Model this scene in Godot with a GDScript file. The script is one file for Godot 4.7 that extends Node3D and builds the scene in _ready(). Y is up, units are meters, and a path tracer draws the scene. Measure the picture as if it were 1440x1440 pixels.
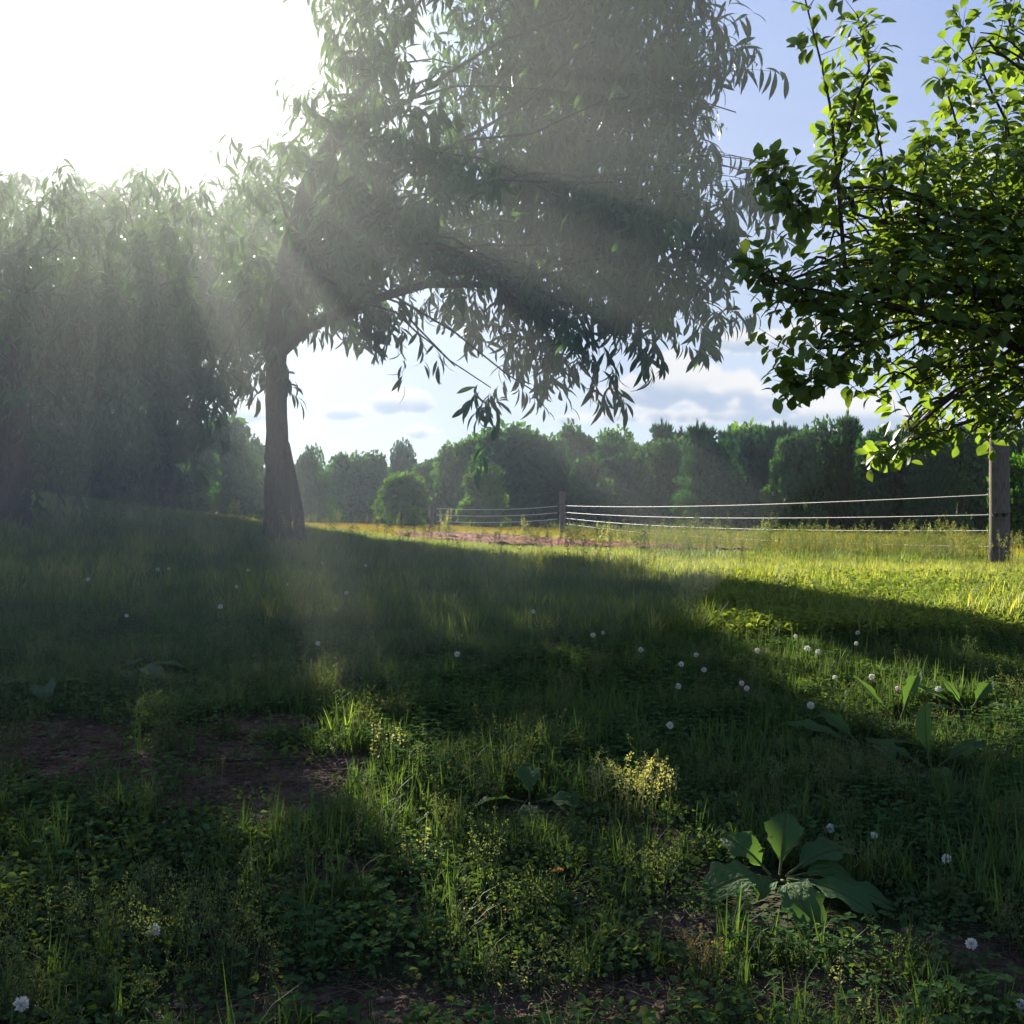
extends Node3D

const EYE := 0.95                # height of the lens above the lowest foreground soil
const F := 1476.0                # focal length in pixels of the 1440 px photograph
const EXPO := 4.2
var SUN := Vector3(-550, 660, -1476).normalized()   # towards the sun
var rng := RandomNumberGenerator.new()
var n_ground := FastNoiseLite.new()
var n_patch := FastNoiseLite.new()
var n_cloud := FastNoiseLite.new()
var names := {}
const NTH := ["first", "second", "third", "fourth", "fifth", "sixth", "seventh", "eighth", "ninth", "tenth", "eleventh", "twelfth", "thirteenth", "fourteenth", "fifteenth", "sixteenth", "seventeenth", "eighteenth"]
var clouds := []
var M := {}
var gaps := []                   # gaps in the crowns: [point, radius]

# ------------------------------------------------------------------ helpers
class MB:
	var v := PackedVector3Array()
	var n := PackedVector3Array()
	var c := PackedColorArray()
	var uv := PackedVector2Array()
	var ix := PackedInt32Array()
	var tint := Color.WHITE
	func p(a: Vector3, nn: Vector3, t := Vector2.ZERO) -> int:
		v.append(a)
		n.append(nn)
		c.append(tint)
		uv.append(t)
		return v.size() - 1
	func t(a: int, b: int, d: int):
		# clockwise seen from the side the normals point to
		var face := (v[b] - v[a]).cross(v[d] - v[a])
		if face.dot(n[a] + n[b] + n[d]) > 0.0:
			ix.append_array(PackedInt32Array([a, d, b]))
		else:
			ix.append_array(PackedInt32Array([a, b, d]))
	func q(a: int, b: int, d: int, e: int):
		t(a, b, d)
		t(a, d, e)
	func mesh(colored := false) -> ArrayMesh:
		var arr := []
		arr.resize(Mesh.ARRAY_MAX)
		arr[Mesh.ARRAY_VERTEX] = v
		arr[Mesh.ARRAY_NORMAL] = n
		arr[Mesh.ARRAY_TEX_UV] = uv
		if colored:
			arr[Mesh.ARRAY_COLOR] = c
		arr[Mesh.ARRAY_INDEX] = ix
		var m := ArrayMesh.new()
		m.add_surface_from_arrays(Mesh.PRIMITIVE_TRIANGLES, arr)
		return m

func rf(a: float, b: float) -> float:
	return rng.randf_range(a, b)

func rv() -> Vector3:
	var z := rf(-1, 1)
	var a := rf(0, TAU)
	var r := sqrt(1.0 - z * z)
	return Vector3(r * cos(a), z, r * sin(a))

func numbered(called: String) -> String:
	if not names.has(called):
		names[called] = 0
		return called
	names[called] += 1
	return "%s_%03d" % [called, names[called]]

func tag(o: Node, label: String, category: String, group := ""):
	o.set_meta("label", label)
	o.set_meta("category", category)
	if group:
		o.set_meta("group", group)
	return o

func thing(called: String, label: String, category: String, at := Vector3.ZERO, turn := 0.0, group := "") -> Node3D:
	var o := Node3D.new()
	o.name = numbered(called)
	add_child(o)
	o.position = at
	o.rotation.y = turn
	tag(o, label, category, group)
	return o

func part(called: String, mesh: Mesh, m: Material, parent: Node, at := Vector3.ZERO) -> MeshInstance3D:
	var o := MeshInstance3D.new()
	o.name = called if parent != self else numbered(called)
	o.mesh = mesh
	o.material_override = m
	o.position = at
	parent.add_child(o, true)
	return o

func structure(called: String, mesh: Mesh, m: Material) -> MeshInstance3D:
	var o := part(called, mesh, m, self)
	o.set_meta("kind", "structure")
	return o

# many copies of one small mesh that nobody could count
func scatter(called: String, mesh: Mesh, m: Material, buf: PackedFloat32Array, parent: Node = self) -> MultiMeshInstance3D:
	var mm := MultiMesh.new()
	mm.transform_format = MultiMesh.TRANSFORM_3D
	mm.use_colors = true
	mm.mesh = mesh
	mm.instance_count = buf.size() / 16
	mm.buffer = buf
	var o := MultiMeshInstance3D.new()
	o.name = called if parent != self else numbered(called)
	o.multimesh = mm
	o.material_override = m
	parent.add_child(o, true)
	o.set_meta("kind", "stuff")
	return o

# thin living leaf: reflects c and lets k times as much yellower light through
func leafy(c: Color, k: float, rough := 0.65, spec := 0.18) -> StandardMaterial3D:
	c *= 0.72
	return mat(c, rough, Color(c.r * 2.9 * k, c.g * 2.55 * k, c.b * 0.9 * k), spec)

# the same, sorted into a few tones with a material each
func scatter_tones(called: String, mesh: Mesh, k: float, buf: PackedFloat32Array, tones := 3, parent: Node = self, rough := 0.65, spec := 0.18):
	var order := []
	for i in buf.size() / 16:
		order.append([buf[i * 16 + 13] + 0.6 * buf[i * 16 + 12], i])
	order.sort_custom(func(a, e): return a[0] < e[0])
	for t in tones:
		var own := PackedFloat32Array()
		var sum := Color(0, 0, 0)
		var from := order.size() * t / tones
		var to := order.size() * (t + 1) / tones
		for j in range(from, to):
			var i: int = order[j][1] * 16
			own.append_array(buf.slice(i, i + 16))
			sum += Color(buf[i + 12], buf[i + 13], buf[i + 14])
		if to > from:
			scatter(called, mesh, leafy(sum / float(to - from), k, rough, spec), own, parent)

func put(buf: PackedFloat32Array, t: Transform3D, c: Color):
	var b := t.basis
	var o := t.origin
	buf.append_array(PackedFloat32Array([b.x.x, b.y.x, b.z.x, o.x, b.x.y, b.y.y, b.z.y, o.y, b.x.z, b.y.z, b.z.z, o.z, c.r, c.g, c.b, 1.0]))

func facing(dir: Vector3, up: Vector3, s := 1.0) -> Basis:
	var z := dir.normalized()
	var x := up.cross(z)
	if x.length_squared() < 1e-4:
		x = Vector3(0.3, 0.9, 0.31).cross(z)
	x = x.normalized()
	return Basis(x * s, z.cross(x) * s, z * s)

func lin(r: float, g: float, b: float) -> Color:
	return Color(r, g, b).linear_to_srgb()

func mat(c: Color, rough := 0.7, back := Color.BLACK, spec := 0.35) -> StandardMaterial3D:
	var m := StandardMaterial3D.new()
	m.albedo_color = c.linear_to_srgb()
	m.roughness = rough
	m.metallic_specular = spec
	m.cull_mode = BaseMaterial3D.CULL_DISABLED
	if back != Color.BLACK:
		m.backlight_enabled = true
		m.backlight = back.linear_to_srgb()
	return m

func tinted(rough := 0.6, back := Color.BLACK, spec := 0.35) -> StandardMaterial3D:
	var m := mat(Color.WHITE, rough, back, spec)
	m.vertex_color_use_as_albedo = true
	return m

func noise_tex(freq: float, ramp: Array, size := 512, seed_ := 1, oct := 5, normal := false) -> NoiseTexture2D:
	var f := FastNoiseLite.new()
	f.seed = seed_
	f.noise_type = FastNoiseLite.TYPE_SIMPLEX_SMOOTH
	f.frequency = freq
	f.fractal_octaves = oct
	var t := NoiseTexture2D.new()
	t.width = size
	t.height = size
	t.seamless = true
	t.noise = f
	t.as_normal_map = normal
	if ramp:
		var g := Gradient.new()
		var offs := PackedFloat32Array()
		var cols := PackedColorArray()
		for k in ramp.size():
			offs.append(float(k) / (ramp.size() - 1))
			cols.append(ramp[k].linear_to_srgb())
		g.offsets = offs
		g.colors = cols
		t.color_ramp = g
	return t

func tube(b: MB, pts: Array, radii: Array, sides := 8, rough := 0.0, v_scale := 1.0):
	var prev := []
	var ref := Vector3(0.31, 0.2, 0.93)
	var run := 0.0
	for i in pts.size():
		var a: Vector3 = pts[maxi(i - 1, 0)]
		var e: Vector3 = pts[mini(i + 1, pts.size() - 1)]
		var d := (e - a).normalized()
		var x := (ref - d * ref.dot(d)).normalized()
		ref = x
		var y := d.cross(x)
		if i > 0:
			run += (pts[i] - pts[i - 1]).length()
		var row := []
		for k in sides + 1:
			var ang := TAU * k / sides
			var n := x * cos(ang) + y * sin(ang)
			var wob := 1.0 + rough * n_ground.get_noise_3d(cos(ang) * 30.0 + i * 3.0, sin(ang) * 30.0, run * 60.0)
			row.append(b.p(pts[i] + n * radii[i] * wob, n, Vector2(float(k) / sides, run * v_scale)))
		if i > 0:
			for k in sides:
				b.q(prev[k], prev[k + 1], row[k + 1], row[k])
		prev = row

func curve_pts(a: Vector3, ctrl: Vector3, e: Vector3, n: int) -> Array:
	var out := []
	for i in n + 1:
		var t := float(i) / n
		out.append(a.lerp(ctrl, t).lerp(ctrl.lerp(e, t), t))
	return out

func taper(a: float, e: float, n: int) -> Array:
	var out := []
	for i in n + 1:
		out.append(lerpf(a, e, float(i) / n))
	return out

# a leaf that lies along +z with its upper side towards +y
func leaf_shape(b: MB, xf: Transform3D, length: float, width: float, curl: float, fold: float, segs: int, belly := 0.45, wave := 0.0, across := 1):
	var prev := []
	for i in segs + 1:
		var s := float(i) / segs
		var w := width * 0.5 * pow(maxf(sin(PI * pow(s, lerpf(1.6, 0.62, belly))), 0.0), 0.9)
		if i == segs:
			w = 0.0
		if wave > 0.0:
			w *= 1.0 + 0.10 * sin(s * 21.0 + length * 90.0) + 0.06 * sin(s * 43.0)
		var mid := Vector3(0, -curl * length * s * s, length * s * (1.0 - 0.3 * absf(curl) * s))
		var nn := Vector3(0, 1, 2.0 * curl * s).normalized()
		var row := []
		for k in range(-across, across + 1):
			var f := float(k) / across
			var lift := fold * w * absf(f) + (wave * width * sin(s * 17.0 + f * 2.5) * f * f if wave > 0.0 else 0.0)
			var n2 := (nn - Vector3(fold * signf(f), 0, 0)).normalized()
			row.append(b.p(xf * (mid + Vector3(f * w, lift, 0)), (xf.basis * n2).normalized(), Vector2(f * 0.5 + 0.5, s)))
		if i > 0:
			for k in row.size() - 1:
				b.q(prev[k], prev[k + 1], row[k + 1], row[k])
		prev = row

func blade(b: MB, base: Vector3, az: float, lean: float, bend: float, length: float, width: float, segs := 3):
	var h := Vector3(cos(az), 0, sin(az))
	var side := Vector3(-h.z, 0, h.x)
	var p := base
	var ang := lean
	var prev := []
	for i in segs + 1:
		var s := float(i) / segs
		var d := h * sin(ang) + Vector3.UP * cos(ang)
		var n := (Vector3.UP * sin(ang) - h * cos(ang)).normalized()
		var w := width * 0.5 * (1.0 - s * s)
		var row := [b.p(p - side * w, n)] if i == segs else [b.p(p - side * w, n), b.p(p + side * w, n)]
		if i > 0:
			if row.size() == 1:
				b.t(prev[0], prev[1], row[0])
			else:
				b.q(prev[0], prev[1], row[1], row[0])
		prev = row
		p += d * length / segs
		ang += bend / segs

func tuft(count: int, radius: float, length: float, width: float, lean: float, segs := 3) -> ArrayMesh:
	var b := MB.new()
	for i in count:
		var a := rf(0, TAU)
		var r := radius * sqrt(rng.randf())
		blade(b, Vector3(cos(a) * r, -0.01, sin(a) * r), rf(0, TAU), rf(0.02, lean), rf(0.1, 1.3), length * rf(0.5, 1.0), width * rf(0.7, 1.2), segs)
	return b.mesh()

# a thin stalk with a loose seed head
func seed_stalks(count: int, radius: float, length: float, head: float, bits: int, bit: float) -> ArrayMesh:
	var b := MB.new()
	for i in count:
		var a := rf(0, TAU)
		var r := radius * sqrt(rng.randf())
		var base := Vector3(cos(a) * r, 0, sin(a) * r)
		var top := base + Vector3(rf(-0.3, 0.3), 1.0, rf(-0.3, 0.3)) * length * rf(0.6, 1.0)
		var ctrl := base.lerp(top, 0.5) + Vector3(base.x - top.x, 0, base.z - top.z) * 0.25
		tube(b, curve_pts(base, ctrl, top, 3), taper(0.0013, 0.0007, 3), 3)
		for k in bits:
			var t := rng.randf()
			var c := top - (top - ctrl).normalized() * head * t + rv() * head * 0.28 * (0.25 + t * 0.75)
			var d := (rv() + Vector3.UP * 0.8).normalized()
			var x := facing(d, rv(), bit)
			leaf_shape(b, Transform3D(x, c), 1.0, 0.5, 0.0, 0.3, 2)
	return b.mesh()

# ------------------------------------------------------------------ lie of the land
const RISE := [[-20, -0.98], [0, -0.95], [2, -0.89], [4, -0.76], [6, -0.64], [8, -0.58], [10, -0.55], [14, -0.6], [18, -0.68], [26, -0.74], [41, -0.80], [60, -1.0], [70, -1.1], [120, -1.5], [400, -2.0]]

func land(x: float, z: float) -> float:
	var d := -z
	var y := -0.98
	for i in RISE.size() - 1:
		if d >= RISE[i][0] and d <= RISE[i + 1][0]:
			var t: float = (d - RISE[i][0]) / (RISE[i + 1][0] - RISE[i][0])
			y = lerpf(RISE[i][1], RISE[i + 1][1], t)
	if d > RISE[-1][0]:
		y = RISE[-1][1]
	var near := clampf(d / 9.0, 0.0, 1.0)
	if x < 0.0:
		var l := -0.07 * x + 0.008 * x * x
		y += 2.2 * tanh(l / 2.2) * near * (1.0 - 0.85 * smoothstep(13.0, 34.0, d))
	else:
		y -= minf(0.017 * x, 0.25) * near
	return y + EYE

func soil(x: float, z: float) -> float:
	var d := Vector2(x, z).length()
	return land(x, z) + 0.035 * n_ground.get_noise_2d(x * 4.0, z * 4.0) + (0.014 * n_ground.get_noise_2d(x * 22.0, z * 22.0) if d < 9.0 else 0.0)

# where the line of sight through that pixel of the photograph comes down to h above the soil
func spot(u: float, v: float, h := 0.0) -> Vector3:
	var d := 0.6
	var step := 0.02
	while d < 150.0:
		var x := (u - 720.0) / F * d
		var y := EYE + (720.0 - v) / F * d
		if y <= land(x, -d) + h:
			return Vector3(x, soil(x, -d), -d)
		d += step
		step = 0.02 + d * 0.004
	return Vector3((u - 720.0) / F * 60.0, soil((u - 720.0) / F * 60.0, -60.0), -60.0)

func at(u: float, v: float, d: float) -> Vector3:
	return Vector3((u - 720.0) / F * d, EYE + (720.0 - v) / F * d, -d)

func in_gap(p: Vector3, more := 0.0) -> bool:
	for g in gaps:
		var w: Vector3 = p - g[0]
		var s := w.dot(SUN)
		if s > 1.5 and (w - SUN * s).length_squared() < (g[1] + more) * (g[1] + more):
			return true
	return false

# ------------------------------------------------------------------ sky
func cloud_at(az: float, el: float) -> Vector2:
	# (cover, depth of cloud) of the fair-weather clouds low in the sky
	var cover := 0.0
	var core := 0.0
	for c in clouds:
		var dx: float = wrapf(az - c[0], -PI, PI) / c[2]
		if absf(dx) > 1.6:
			continue
		var dy: float = (el - c[1]) / c[3]
		if dy < -1.2 or dy > 2.6:
			continue
		if dy < 0.0:
			dy *= 2.2
		var k := 300.0
		var w: float = n_cloud.get_noise_2d(az * k * 1.0, el * k * 1.6 + c[4] * 50.0)
		var w2: float = n_cloud.get_noise_2d(az * k * 4.0 + 70.0, el * k * 5.0)
		var q: float = 1.0 - dx * dx - dy * dy * 0.55 + w * 0.7 + w2 * 0.6
		cover = maxf(cover, smoothstep(0.05, 0.28, q))
		core = maxf(core, smoothstep(0.1, 0.6, q + w2 * 0.4) * smoothstep(0.8, -0.1, dy + w * 0.7))
	return Vector2(cover, core)

func sky_color(dir: Vector3) -> Color:
	var el := asin(clampf(dir.y, -1, 1))
	var az := atan2(dir.x, -dir.z)
	var up := clampf(el / (PI / 2), 0.0, 1.0)
	var c := Vector3(0.72, 0.85, 0.98).lerp(Vector3(0.185, 0.31, 0.76), smoothstep(0.0, 1.0, pow(up, 0.55) * 1.25))
	c = c.lerp(Vector3(0.10, 0.2, 0.55), smoothstep(0.3, 1.0, up))
	var th := rad_to_deg(acos(clampf(dir.dot(SUN), -1, 1)))
	var glow := 5.0 * exp(-th / 4.0) + 1.5 * exp(-th / 11.0)
	c += Vector3(1.0, 0.985, 0.94) * glow
	if el > 0.0 and el < 0.45:
		var k := cloud_at(az, el)
		if k.x > 0.0:
			var lit := Vector3(0.93, 0.93, 0.95) + Vector3(1, 0.97, 0.9) * glow * 0.5
			var dark := Vector3(0.52, 0.63, 0.81) + Vector3(0.6, 0.8, 1.0) * glow * 0.16
			c = c.lerp(lit.lerp(dark, k.y), k.x * 0.93)
	if el < 0.0:
		c = Vector3(0.16, 0.19, 0.10)
	c = Vector3(minf(c.x, 1.25), minf(c.y, 1.24), minf(c.z, 1.2)) / EXPO
	return Color(c.x, c.y, c.z)

func sky_dir(px: float, py: float, w: int, h: int) -> Vector3:
	var el := PI * (0.5 - py / h)
	var az := TAU * px / w                  # the left edge of the panorama looks towards -z
	return Vector3(sin(az) * cos(el), sin(el), -cos(az) * cos(el))

func make_sky() -> ImageTexture:
	n_cloud.seed = 5
	n_cloud.frequency = 0.02
	n_cloud.fractal_octaves = 4
	var list := [[560, 572, 62, 20], [485, 585, 42, 13], [597, 612, 30, 12], [340, 585, 50, 20], [900, 562, 60, 30], [955, 552, 62, 38], [1030, 568, 72, 32], [1085, 582, 60, 22], [868, 566, 34, 20], [1190, 590, 110, 28], [1060, 487, 95, 18], [960, 590, 170, 14], [1330, 262, 75, 30], [1290, 290, 40, 22], [835, 398, 60, 14], [1420, 500, 80, 30], [1140, 470, 60, 14]]
	for c in list:
		var d := Vector3(c[0] - 720.0, 720.0 - c[1], -F).normalized()
		clouds.append([atan2(d.x, -d.z), asin(d.y), c[2] / F, c[3] / F, clouds.size()])
	for i in 60:
		var a := rf(0.55, TAU - 0.55)
		clouds.append([wrapf(a, -PI, PI), rf(0.05, 0.34), rf(0.03, 0.09), rf(0.01, 0.022), clouds.size()])
	var lw := 1024
	var low := Image.create_empty(lw, lw / 2, false, Image.FORMAT_RGBAF)
	for y in lw / 2:
		for x in lw:
			low.set_pixel(x, y, sky_color(sky_dir(x + 0.5, y + 0.5, lw, lw / 2)))
	var w := 3072
	low.resize(w, w / 2, Image.INTERPOLATE_BILINEAR)
	# the clouds ahead in finer detail
	for y in range(int(w / 2 * 0.34), int(w / 2 * 0.5)):
		for k in range(-int(w * 0.09), int(w * 0.09)):
			var x := posmod(k, w)
			low.set_pixel(x, y, sky_color(sky_dir(x + 0.5, y + 0.5, w, w / 2)))
	return ImageTexture.create_from_image(low)

# ------------------------------------------------------------------ fruit trees
# crown: [u, v, distance, half width px, half height px, half depth m]
func lobes_of(list: Array) -> Array:
	var out := []
	for e in list:
		var c := at(e[0], e[1], e[2])
		var k: float = e[2] / F
		out.append([c, Vector3(e[3] * k, e[4] * k, e[5])])
	return out

func pick_lobe(lobes: Array, total: float) -> Array:
	var x := rng.randf() * total
	for l in lobes:
		x -= l[1].x * l[1].y * l[1].z
		if x <= 0.0:
			return l
	return lobes[-1]

func fruit_tree(root: Node3D, lobes: Array, trunk: Array, trunk_r: Array, density: float, peach: bool, limbs := [], big := 1.0):
	var base := root.position
	var local := func(p: Vector3) -> Vector3: return p - base
	var b := MB.new()
	var tp := []
	for p in trunk:
		tp.append(p - base)
	var fine := []
	var fine_r := []
	for i in tp.size() - 1:
		for k in 6:
			var t := k / 6.0
			fine.append(tp[i].lerp(tp[i + 1], t) + Vector3(n_ground.get_noise_1d(i * 37.0 + k * 6.0), 0, n_ground.get_noise_1d(i * 37.0 + k * 6.0 + 500.0)) * 0.014)
			fine_r.append(lerpf(trunk_r[i], trunk_r[i + 1], t) * (1.0 + 0.10 * n_ground.get_noise_1d(i * 90.0 + k * 15.0 + 900.0)))
	fine.append(tp[-1])
	fine_r.append(trunk_r[-1])
	tube(b, fine, fine_r, 26, 0.30, 2.0)
	part("trunk", b.mesh(), M.bark, root)
	for l in limbs:
		var lb := MB.new()
		var lp := []
		for p in l[0]:
			lp.append(p - base)
		tube(lb, lp, l[1], 8, 0.15, 2.0)
		part("branch", lb.mesh(), M.bark, root)
	var total := 0.0
	var twigs := MB.new()
	for l in lobes:
		total += l[1].x * l[1].y * l[1].z
		# a limb from the trunk into this part of the crown
		var best: Vector3 = trunk[-1]
		var want: float = l[0].y - 0.55 * Vector2(l[0].x - trunk[-1].x, l[0].z - trunk[-1].z).length()
		for i in range((trunk.size() + 1) / 2, trunk.size() - 1):
			for k in 5:
				var p: Vector3 = trunk[i].lerp(trunk[i + 1], k / 5.0)
				if absf(p.y - want) < absf(best.y - want):
					best = p
		var lb := MB.new()
		var a: Vector3 = best
		var e: Vector3 = l[0]
		var ctrl := a.lerp(e, 0.55) + Vector3.UP * 0.18 * (e - a).length()
		var r0: float = minf(trunk_r[-1] * 0.5, 0.006 + 0.007 * (e - a).length())
		var plain := curve_pts(local.call(a), local.call(ctrl), local.call(e), 8)
		var cp := plain
		var fewest := 99
		for go in 10:       # the limbs leave the sunny gaps open where they can
			var way := plain.duplicate()
			var bend := Vector3(rf(-1, 1), rf(0.0, 0.8), rf(-1, 1)) * 0.03 * go * (e - a).length()
			for k in range(1, 8):
				way[k] += bend * sin(PI * k / 8.0) + rv() * 0.03 * (e - a).length()
			var hits := 0
			for k in 8:
				for h in 3:
					if peach and in_gap(base + way[k].lerp(way[k + 1], h / 3.0), -0.04):
						hits += 1
			if hits < fewest:
				fewest = hits
				cp = way
		tube(lb, cp, taper(r0, 0.005, 8), 6, 0.1, 2.0)
		part("branch", lb.mesh(), M.bark, root)
		for k in 7:
			var u := rv()
			var q: Vector3 = l[0] + u * l[1] * rf(0.6, 0.95)
			var st: Vector3 = cp[rng.randi_range(5, 8)] + base
			if peach and (in_gap(q, 0.3) or in_gap(st.lerp(q, 0.5), 0.3) or u.y < -0.1):
				continue
			tube(twigs, curve_pts(local.call(st), local.call(st.lerp(q, 0.5) + Vector3.UP * 0.1), local.call(q), 4), taper(0.007, 0.0025, 4), 4)
	var leaves := []
	var sprays := int(total * 4.19 * density)
	for i in sprays:
		var l := pick_lobe(lobes, total)
		var u := rv() * pow(rng.randf(), 0.42)
		var p: Vector3 = l[0] + u * l[1]
		if p.y < base.y + 0.25:
			continue
		var out := (u * 0.9 + rv() * 0.6).normalized()
		if peach:
			var dir := (out * 0.9 + Vector3(0, 0.12, 0) + rv() * 0.35).normalized()
			var len_ := rf(0.28, 0.6)
			var tone := rf(0.75, 1.2)
			var last := p
			var pts := [local.call(p)]
			var cnt := rng.randi_range(11, 18)
			for k in cnt:
				var t := (k + 0.5) / cnt
				var c := p + dir * len_ * t + Vector3.DOWN * 0.10 * t * t
				var side := dir.cross(rv()).normalized()
				var ld := (side * 0.8 + dir * 0.45 + Vector3.DOWN * rf(0.3, 1.05)).normalized()
				var upn := (Vector3.UP * 0.8 + dir * 0.5 + rv() * 0.5)
				if not in_gap(c + ld * 0.06):
					leaves.append([Transform3D(facing(ld, upn, big * rf(0.55, 1.2)), c), Color(0.045, 0.102, 0.036) * tone * rf(0.8, 1.25)])
				last = c
			pts.append(local.call(p.lerp(last, 0.5)))
			pts.append(local.call(last))
			if not in_gap(last, 0.12) and not in_gap(p, 0.12) and not in_gap(p.lerp(last, 0.5), 0.12):
				tube(twigs, pts, [0.003, 0.0022, 0.001], 3)
		else:
			var dir := (out * 0.5 + Vector3.UP * 0.55).normalized()
			leafy_twig(leaves, twigs, base, p, dir, rf(0.10, 0.22), rng.randi_range(5, 9))
	return [leaves, twigs]

func leafy_twig(leaves: Array, twigs: MB, base: Vector3, p: Vector3, dir: Vector3, len_: float, cnt: int, thick := 0.0022):
	var young := rng.randf() < 0.25
	for k in cnt:
		var t := (k + 0.6) / cnt
		var c := p + dir * len_ * t
		var side := dir.cross(rv()).normalized()
		var ld := (side * 0.9 + dir * rf(0.2, 0.6) + Vector3.DOWN * rf(-0.1, 0.5)).normalized()
		var upn := (dir * 0.7 + Vector3.UP * 0.8 + rv() * 0.45)
		var col := Color(0.066, 0.118, 0.026) * rf(0.7, 1.25)
		if young:
			col = Color(0.095, 0.14, 0.03) * rf(0.85, 1.2)
		c += ld * 0.015
		leaves.append([Transform3D(facing(ld, upn, rf(0.7, 1.2)), c), col])
	tube(twigs, [p - base, p + dir * len_ * 0.5 - base, p + dir * len_ - base], [thick, thick * 0.8, thick * 0.4], 4)

# the 300 leaves that show largest become parts of their own, the rest one mass
func hang_leaves(root: Node3D, made: Array, shapes: Array, m: float, mats: Array):
	var base := root.position
	var leaves: Array = made[0]
	var eye := Vector3(0, EYE, 0)
	var order := []
	for i in leaves.size():
		var p: Vector3 = leaves[i][0].origin
		var w := p - eye
		var inside: bool = w.z < -0.3 and absf(w.x / w.z) < 0.50 and absf(w.y / w.z) < 0.50
		order.append([w.length() if inside else 999.0, i])
	order.sort_custom(func(a, c): return a[0] < c[0])
	var single := {}
	for k in mini(300, order.size()):
		var i: int = order[k][1]
		single[i] = true
		var o := part("leaf", shapes[i % shapes.size()], mats[i % mats.size()], root)
		var t: Transform3D = leaves[i][0]
		t.origin -= base
		o.transform = t
	for s in shapes.size():
		var buf := PackedFloat32Array()
		for i in leaves.size():
			if i % shapes.size() == s and not single.has(i):
				var t: Transform3D = leaves[i][0]
				t.origin -= base
				put(buf, t, leaves[i][1])
		scatter_tones("foliage", shapes[s], m, buf, 3, root, 0.5, 0.26)
	var tw := part("twigs", made[1].mesh(), M.bark, root)
	tw.set_meta("kind", "stuff")

# ------------------------------------------------------------------ far trees
func round_crown(n: int, leaf: float, lobes: int, seed_: int) -> ArrayMesh:
	rng.seed = seed_
	var b := MB.new()
	var ls := []
	for i in lobes:
		var y := pow(rng.randf(), 0.8)
		var tt := (y - 0.34) / (0.70 if y > 0.34 else 0.62)
		var r := sqrt(maxf(0.0, 1.0 - tt * tt)) * 0.36
		var a := rf(0, TAU)
		ls.append([Vector3(cos(a) * r * rf(0.5, 1.0), 0.08 + y * 0.76, sin(a) * r * rf(0.5, 1.2)), rf(0.08, 0.21), rf(0.55, 1.45)])
	for i in n:
		var l: Array = ls[i % lobes]
		var u := rv()
		var p: Vector3 = l[0] + u * l[1] * rf(0.8, 1.08) * Vector3(1, 0.8, 1)
		var g: float = l[2] * rf(0.7, 1.3)
		b.tint = Color(g, g, g)
		leaf_shape(b, Transform3D(facing(u * 0.4 + rv(), u + rv() * 0.8, leaf * rf(0.6, 1.3)), p), 1.0, 0.75, 0.2, 0.2, 2)
	return b.mesh(true)

func pine_crown(n: int, needle: float, seed_: int) -> ArrayMesh:
	rng.seed = seed_
	var b := MB.new()
	var whorls := 15
	for i in n:
		var w := pow(rng.randf(), 0.85)
		var t := (floorf(w * whorls) + rf(-0.25, 0.25)) / whorls
		t = clampf(t, 0.0, 1.0)
		var reach := 0.5 * pow(1.0 - t, 0.5) * (0.68 + 0.45 * sin(floorf(w * whorls) * 2.4)) + 0.03
		var spoke := floorf(rf(0, 7))
		var a := spoke * TAU / 7.0 + floorf(w * whorls) * 1.3 + rf(-0.3, 0.3)
		var r := reach * pow(rng.randf(), 0.5)
		var p := Vector3(cos(a) * r, 0.06 + t * 0.9 + r * 0.12, sin(a) * r)
		var out := Vector3(cos(a), 0.55, sin(a))
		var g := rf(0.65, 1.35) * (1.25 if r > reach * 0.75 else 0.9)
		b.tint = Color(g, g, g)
		var d := (out * 0.8 + Vector3.UP * 0.55 + rv() * 0.7).normalized()
		leaf_shape(b, Transform3D(facing(d, rv(), needle * rf(0.6, 1.3)), p), 1.0, 0.26, 0.0, 0.3, 2)
	for k in 40:      # the leading shoot
		b.tint = Color(1.1, 1.1, 1.1)
		leaf_shape(b, Transform3D(facing(rv() * 0.5 + Vector3.UP, rv(), needle * 0.9), Vector3(rf(-0.015, 0.015), rf(0.9, 1.0), rf(-0.015, 0.015))), 1.0, 0.2, 0.0, 0.3, 2)
	return b.mesh(true)

var trunk_mesh: ArrayMesh

func far_tree(called: String, label: String, group: String, u: float, top: float, width: float, d: float, crown: Mesh, m: Material, sink := 0.0):
	var x := (u - 720.0) / F * d
	var y := land(x, -d)
	var h := EYE + (720.0 - top) / F * d - y
	var w := width / F * d
	var o := thing(called, label, "tree", Vector3(x, y - sink, -d), rf(0, TAU), group)
	var t := part("trunk", trunk_mesh, M.bark_far, o)
	t.scale = Vector3(w * 0.05, h * 0.7, w * 0.05)
	var c := part("crown", crown, m, o)
	c.scale = Vector3(w, h, w)
	c.set_meta("kind", "stuff")
	return o

# ------------------------------------------------------------------ weeds and flowers
func clover_head(r: float) -> ArrayMesh:
	var b := MB.new()
	for i in 80:
		var y := 1.0 - 2.0 * (i + 0.5) / 80.0
		var a := i * 2.399963
		var q := sqrt(1.0 - y * y)
		var u := Vector3(q * cos(a), y, q * sin(a))
		var d := (u + Vector3.UP * 0.35 + rv() * 0.25).normalized()
		leaf_shape(b, Transform3D(facing(d, rv(), 1.0), u * r * 0.35), r * rf(0.6, 0.85), r * 0.34, -0.15, 0.5, 3, 0.75)
	return b.mesh()

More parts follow.
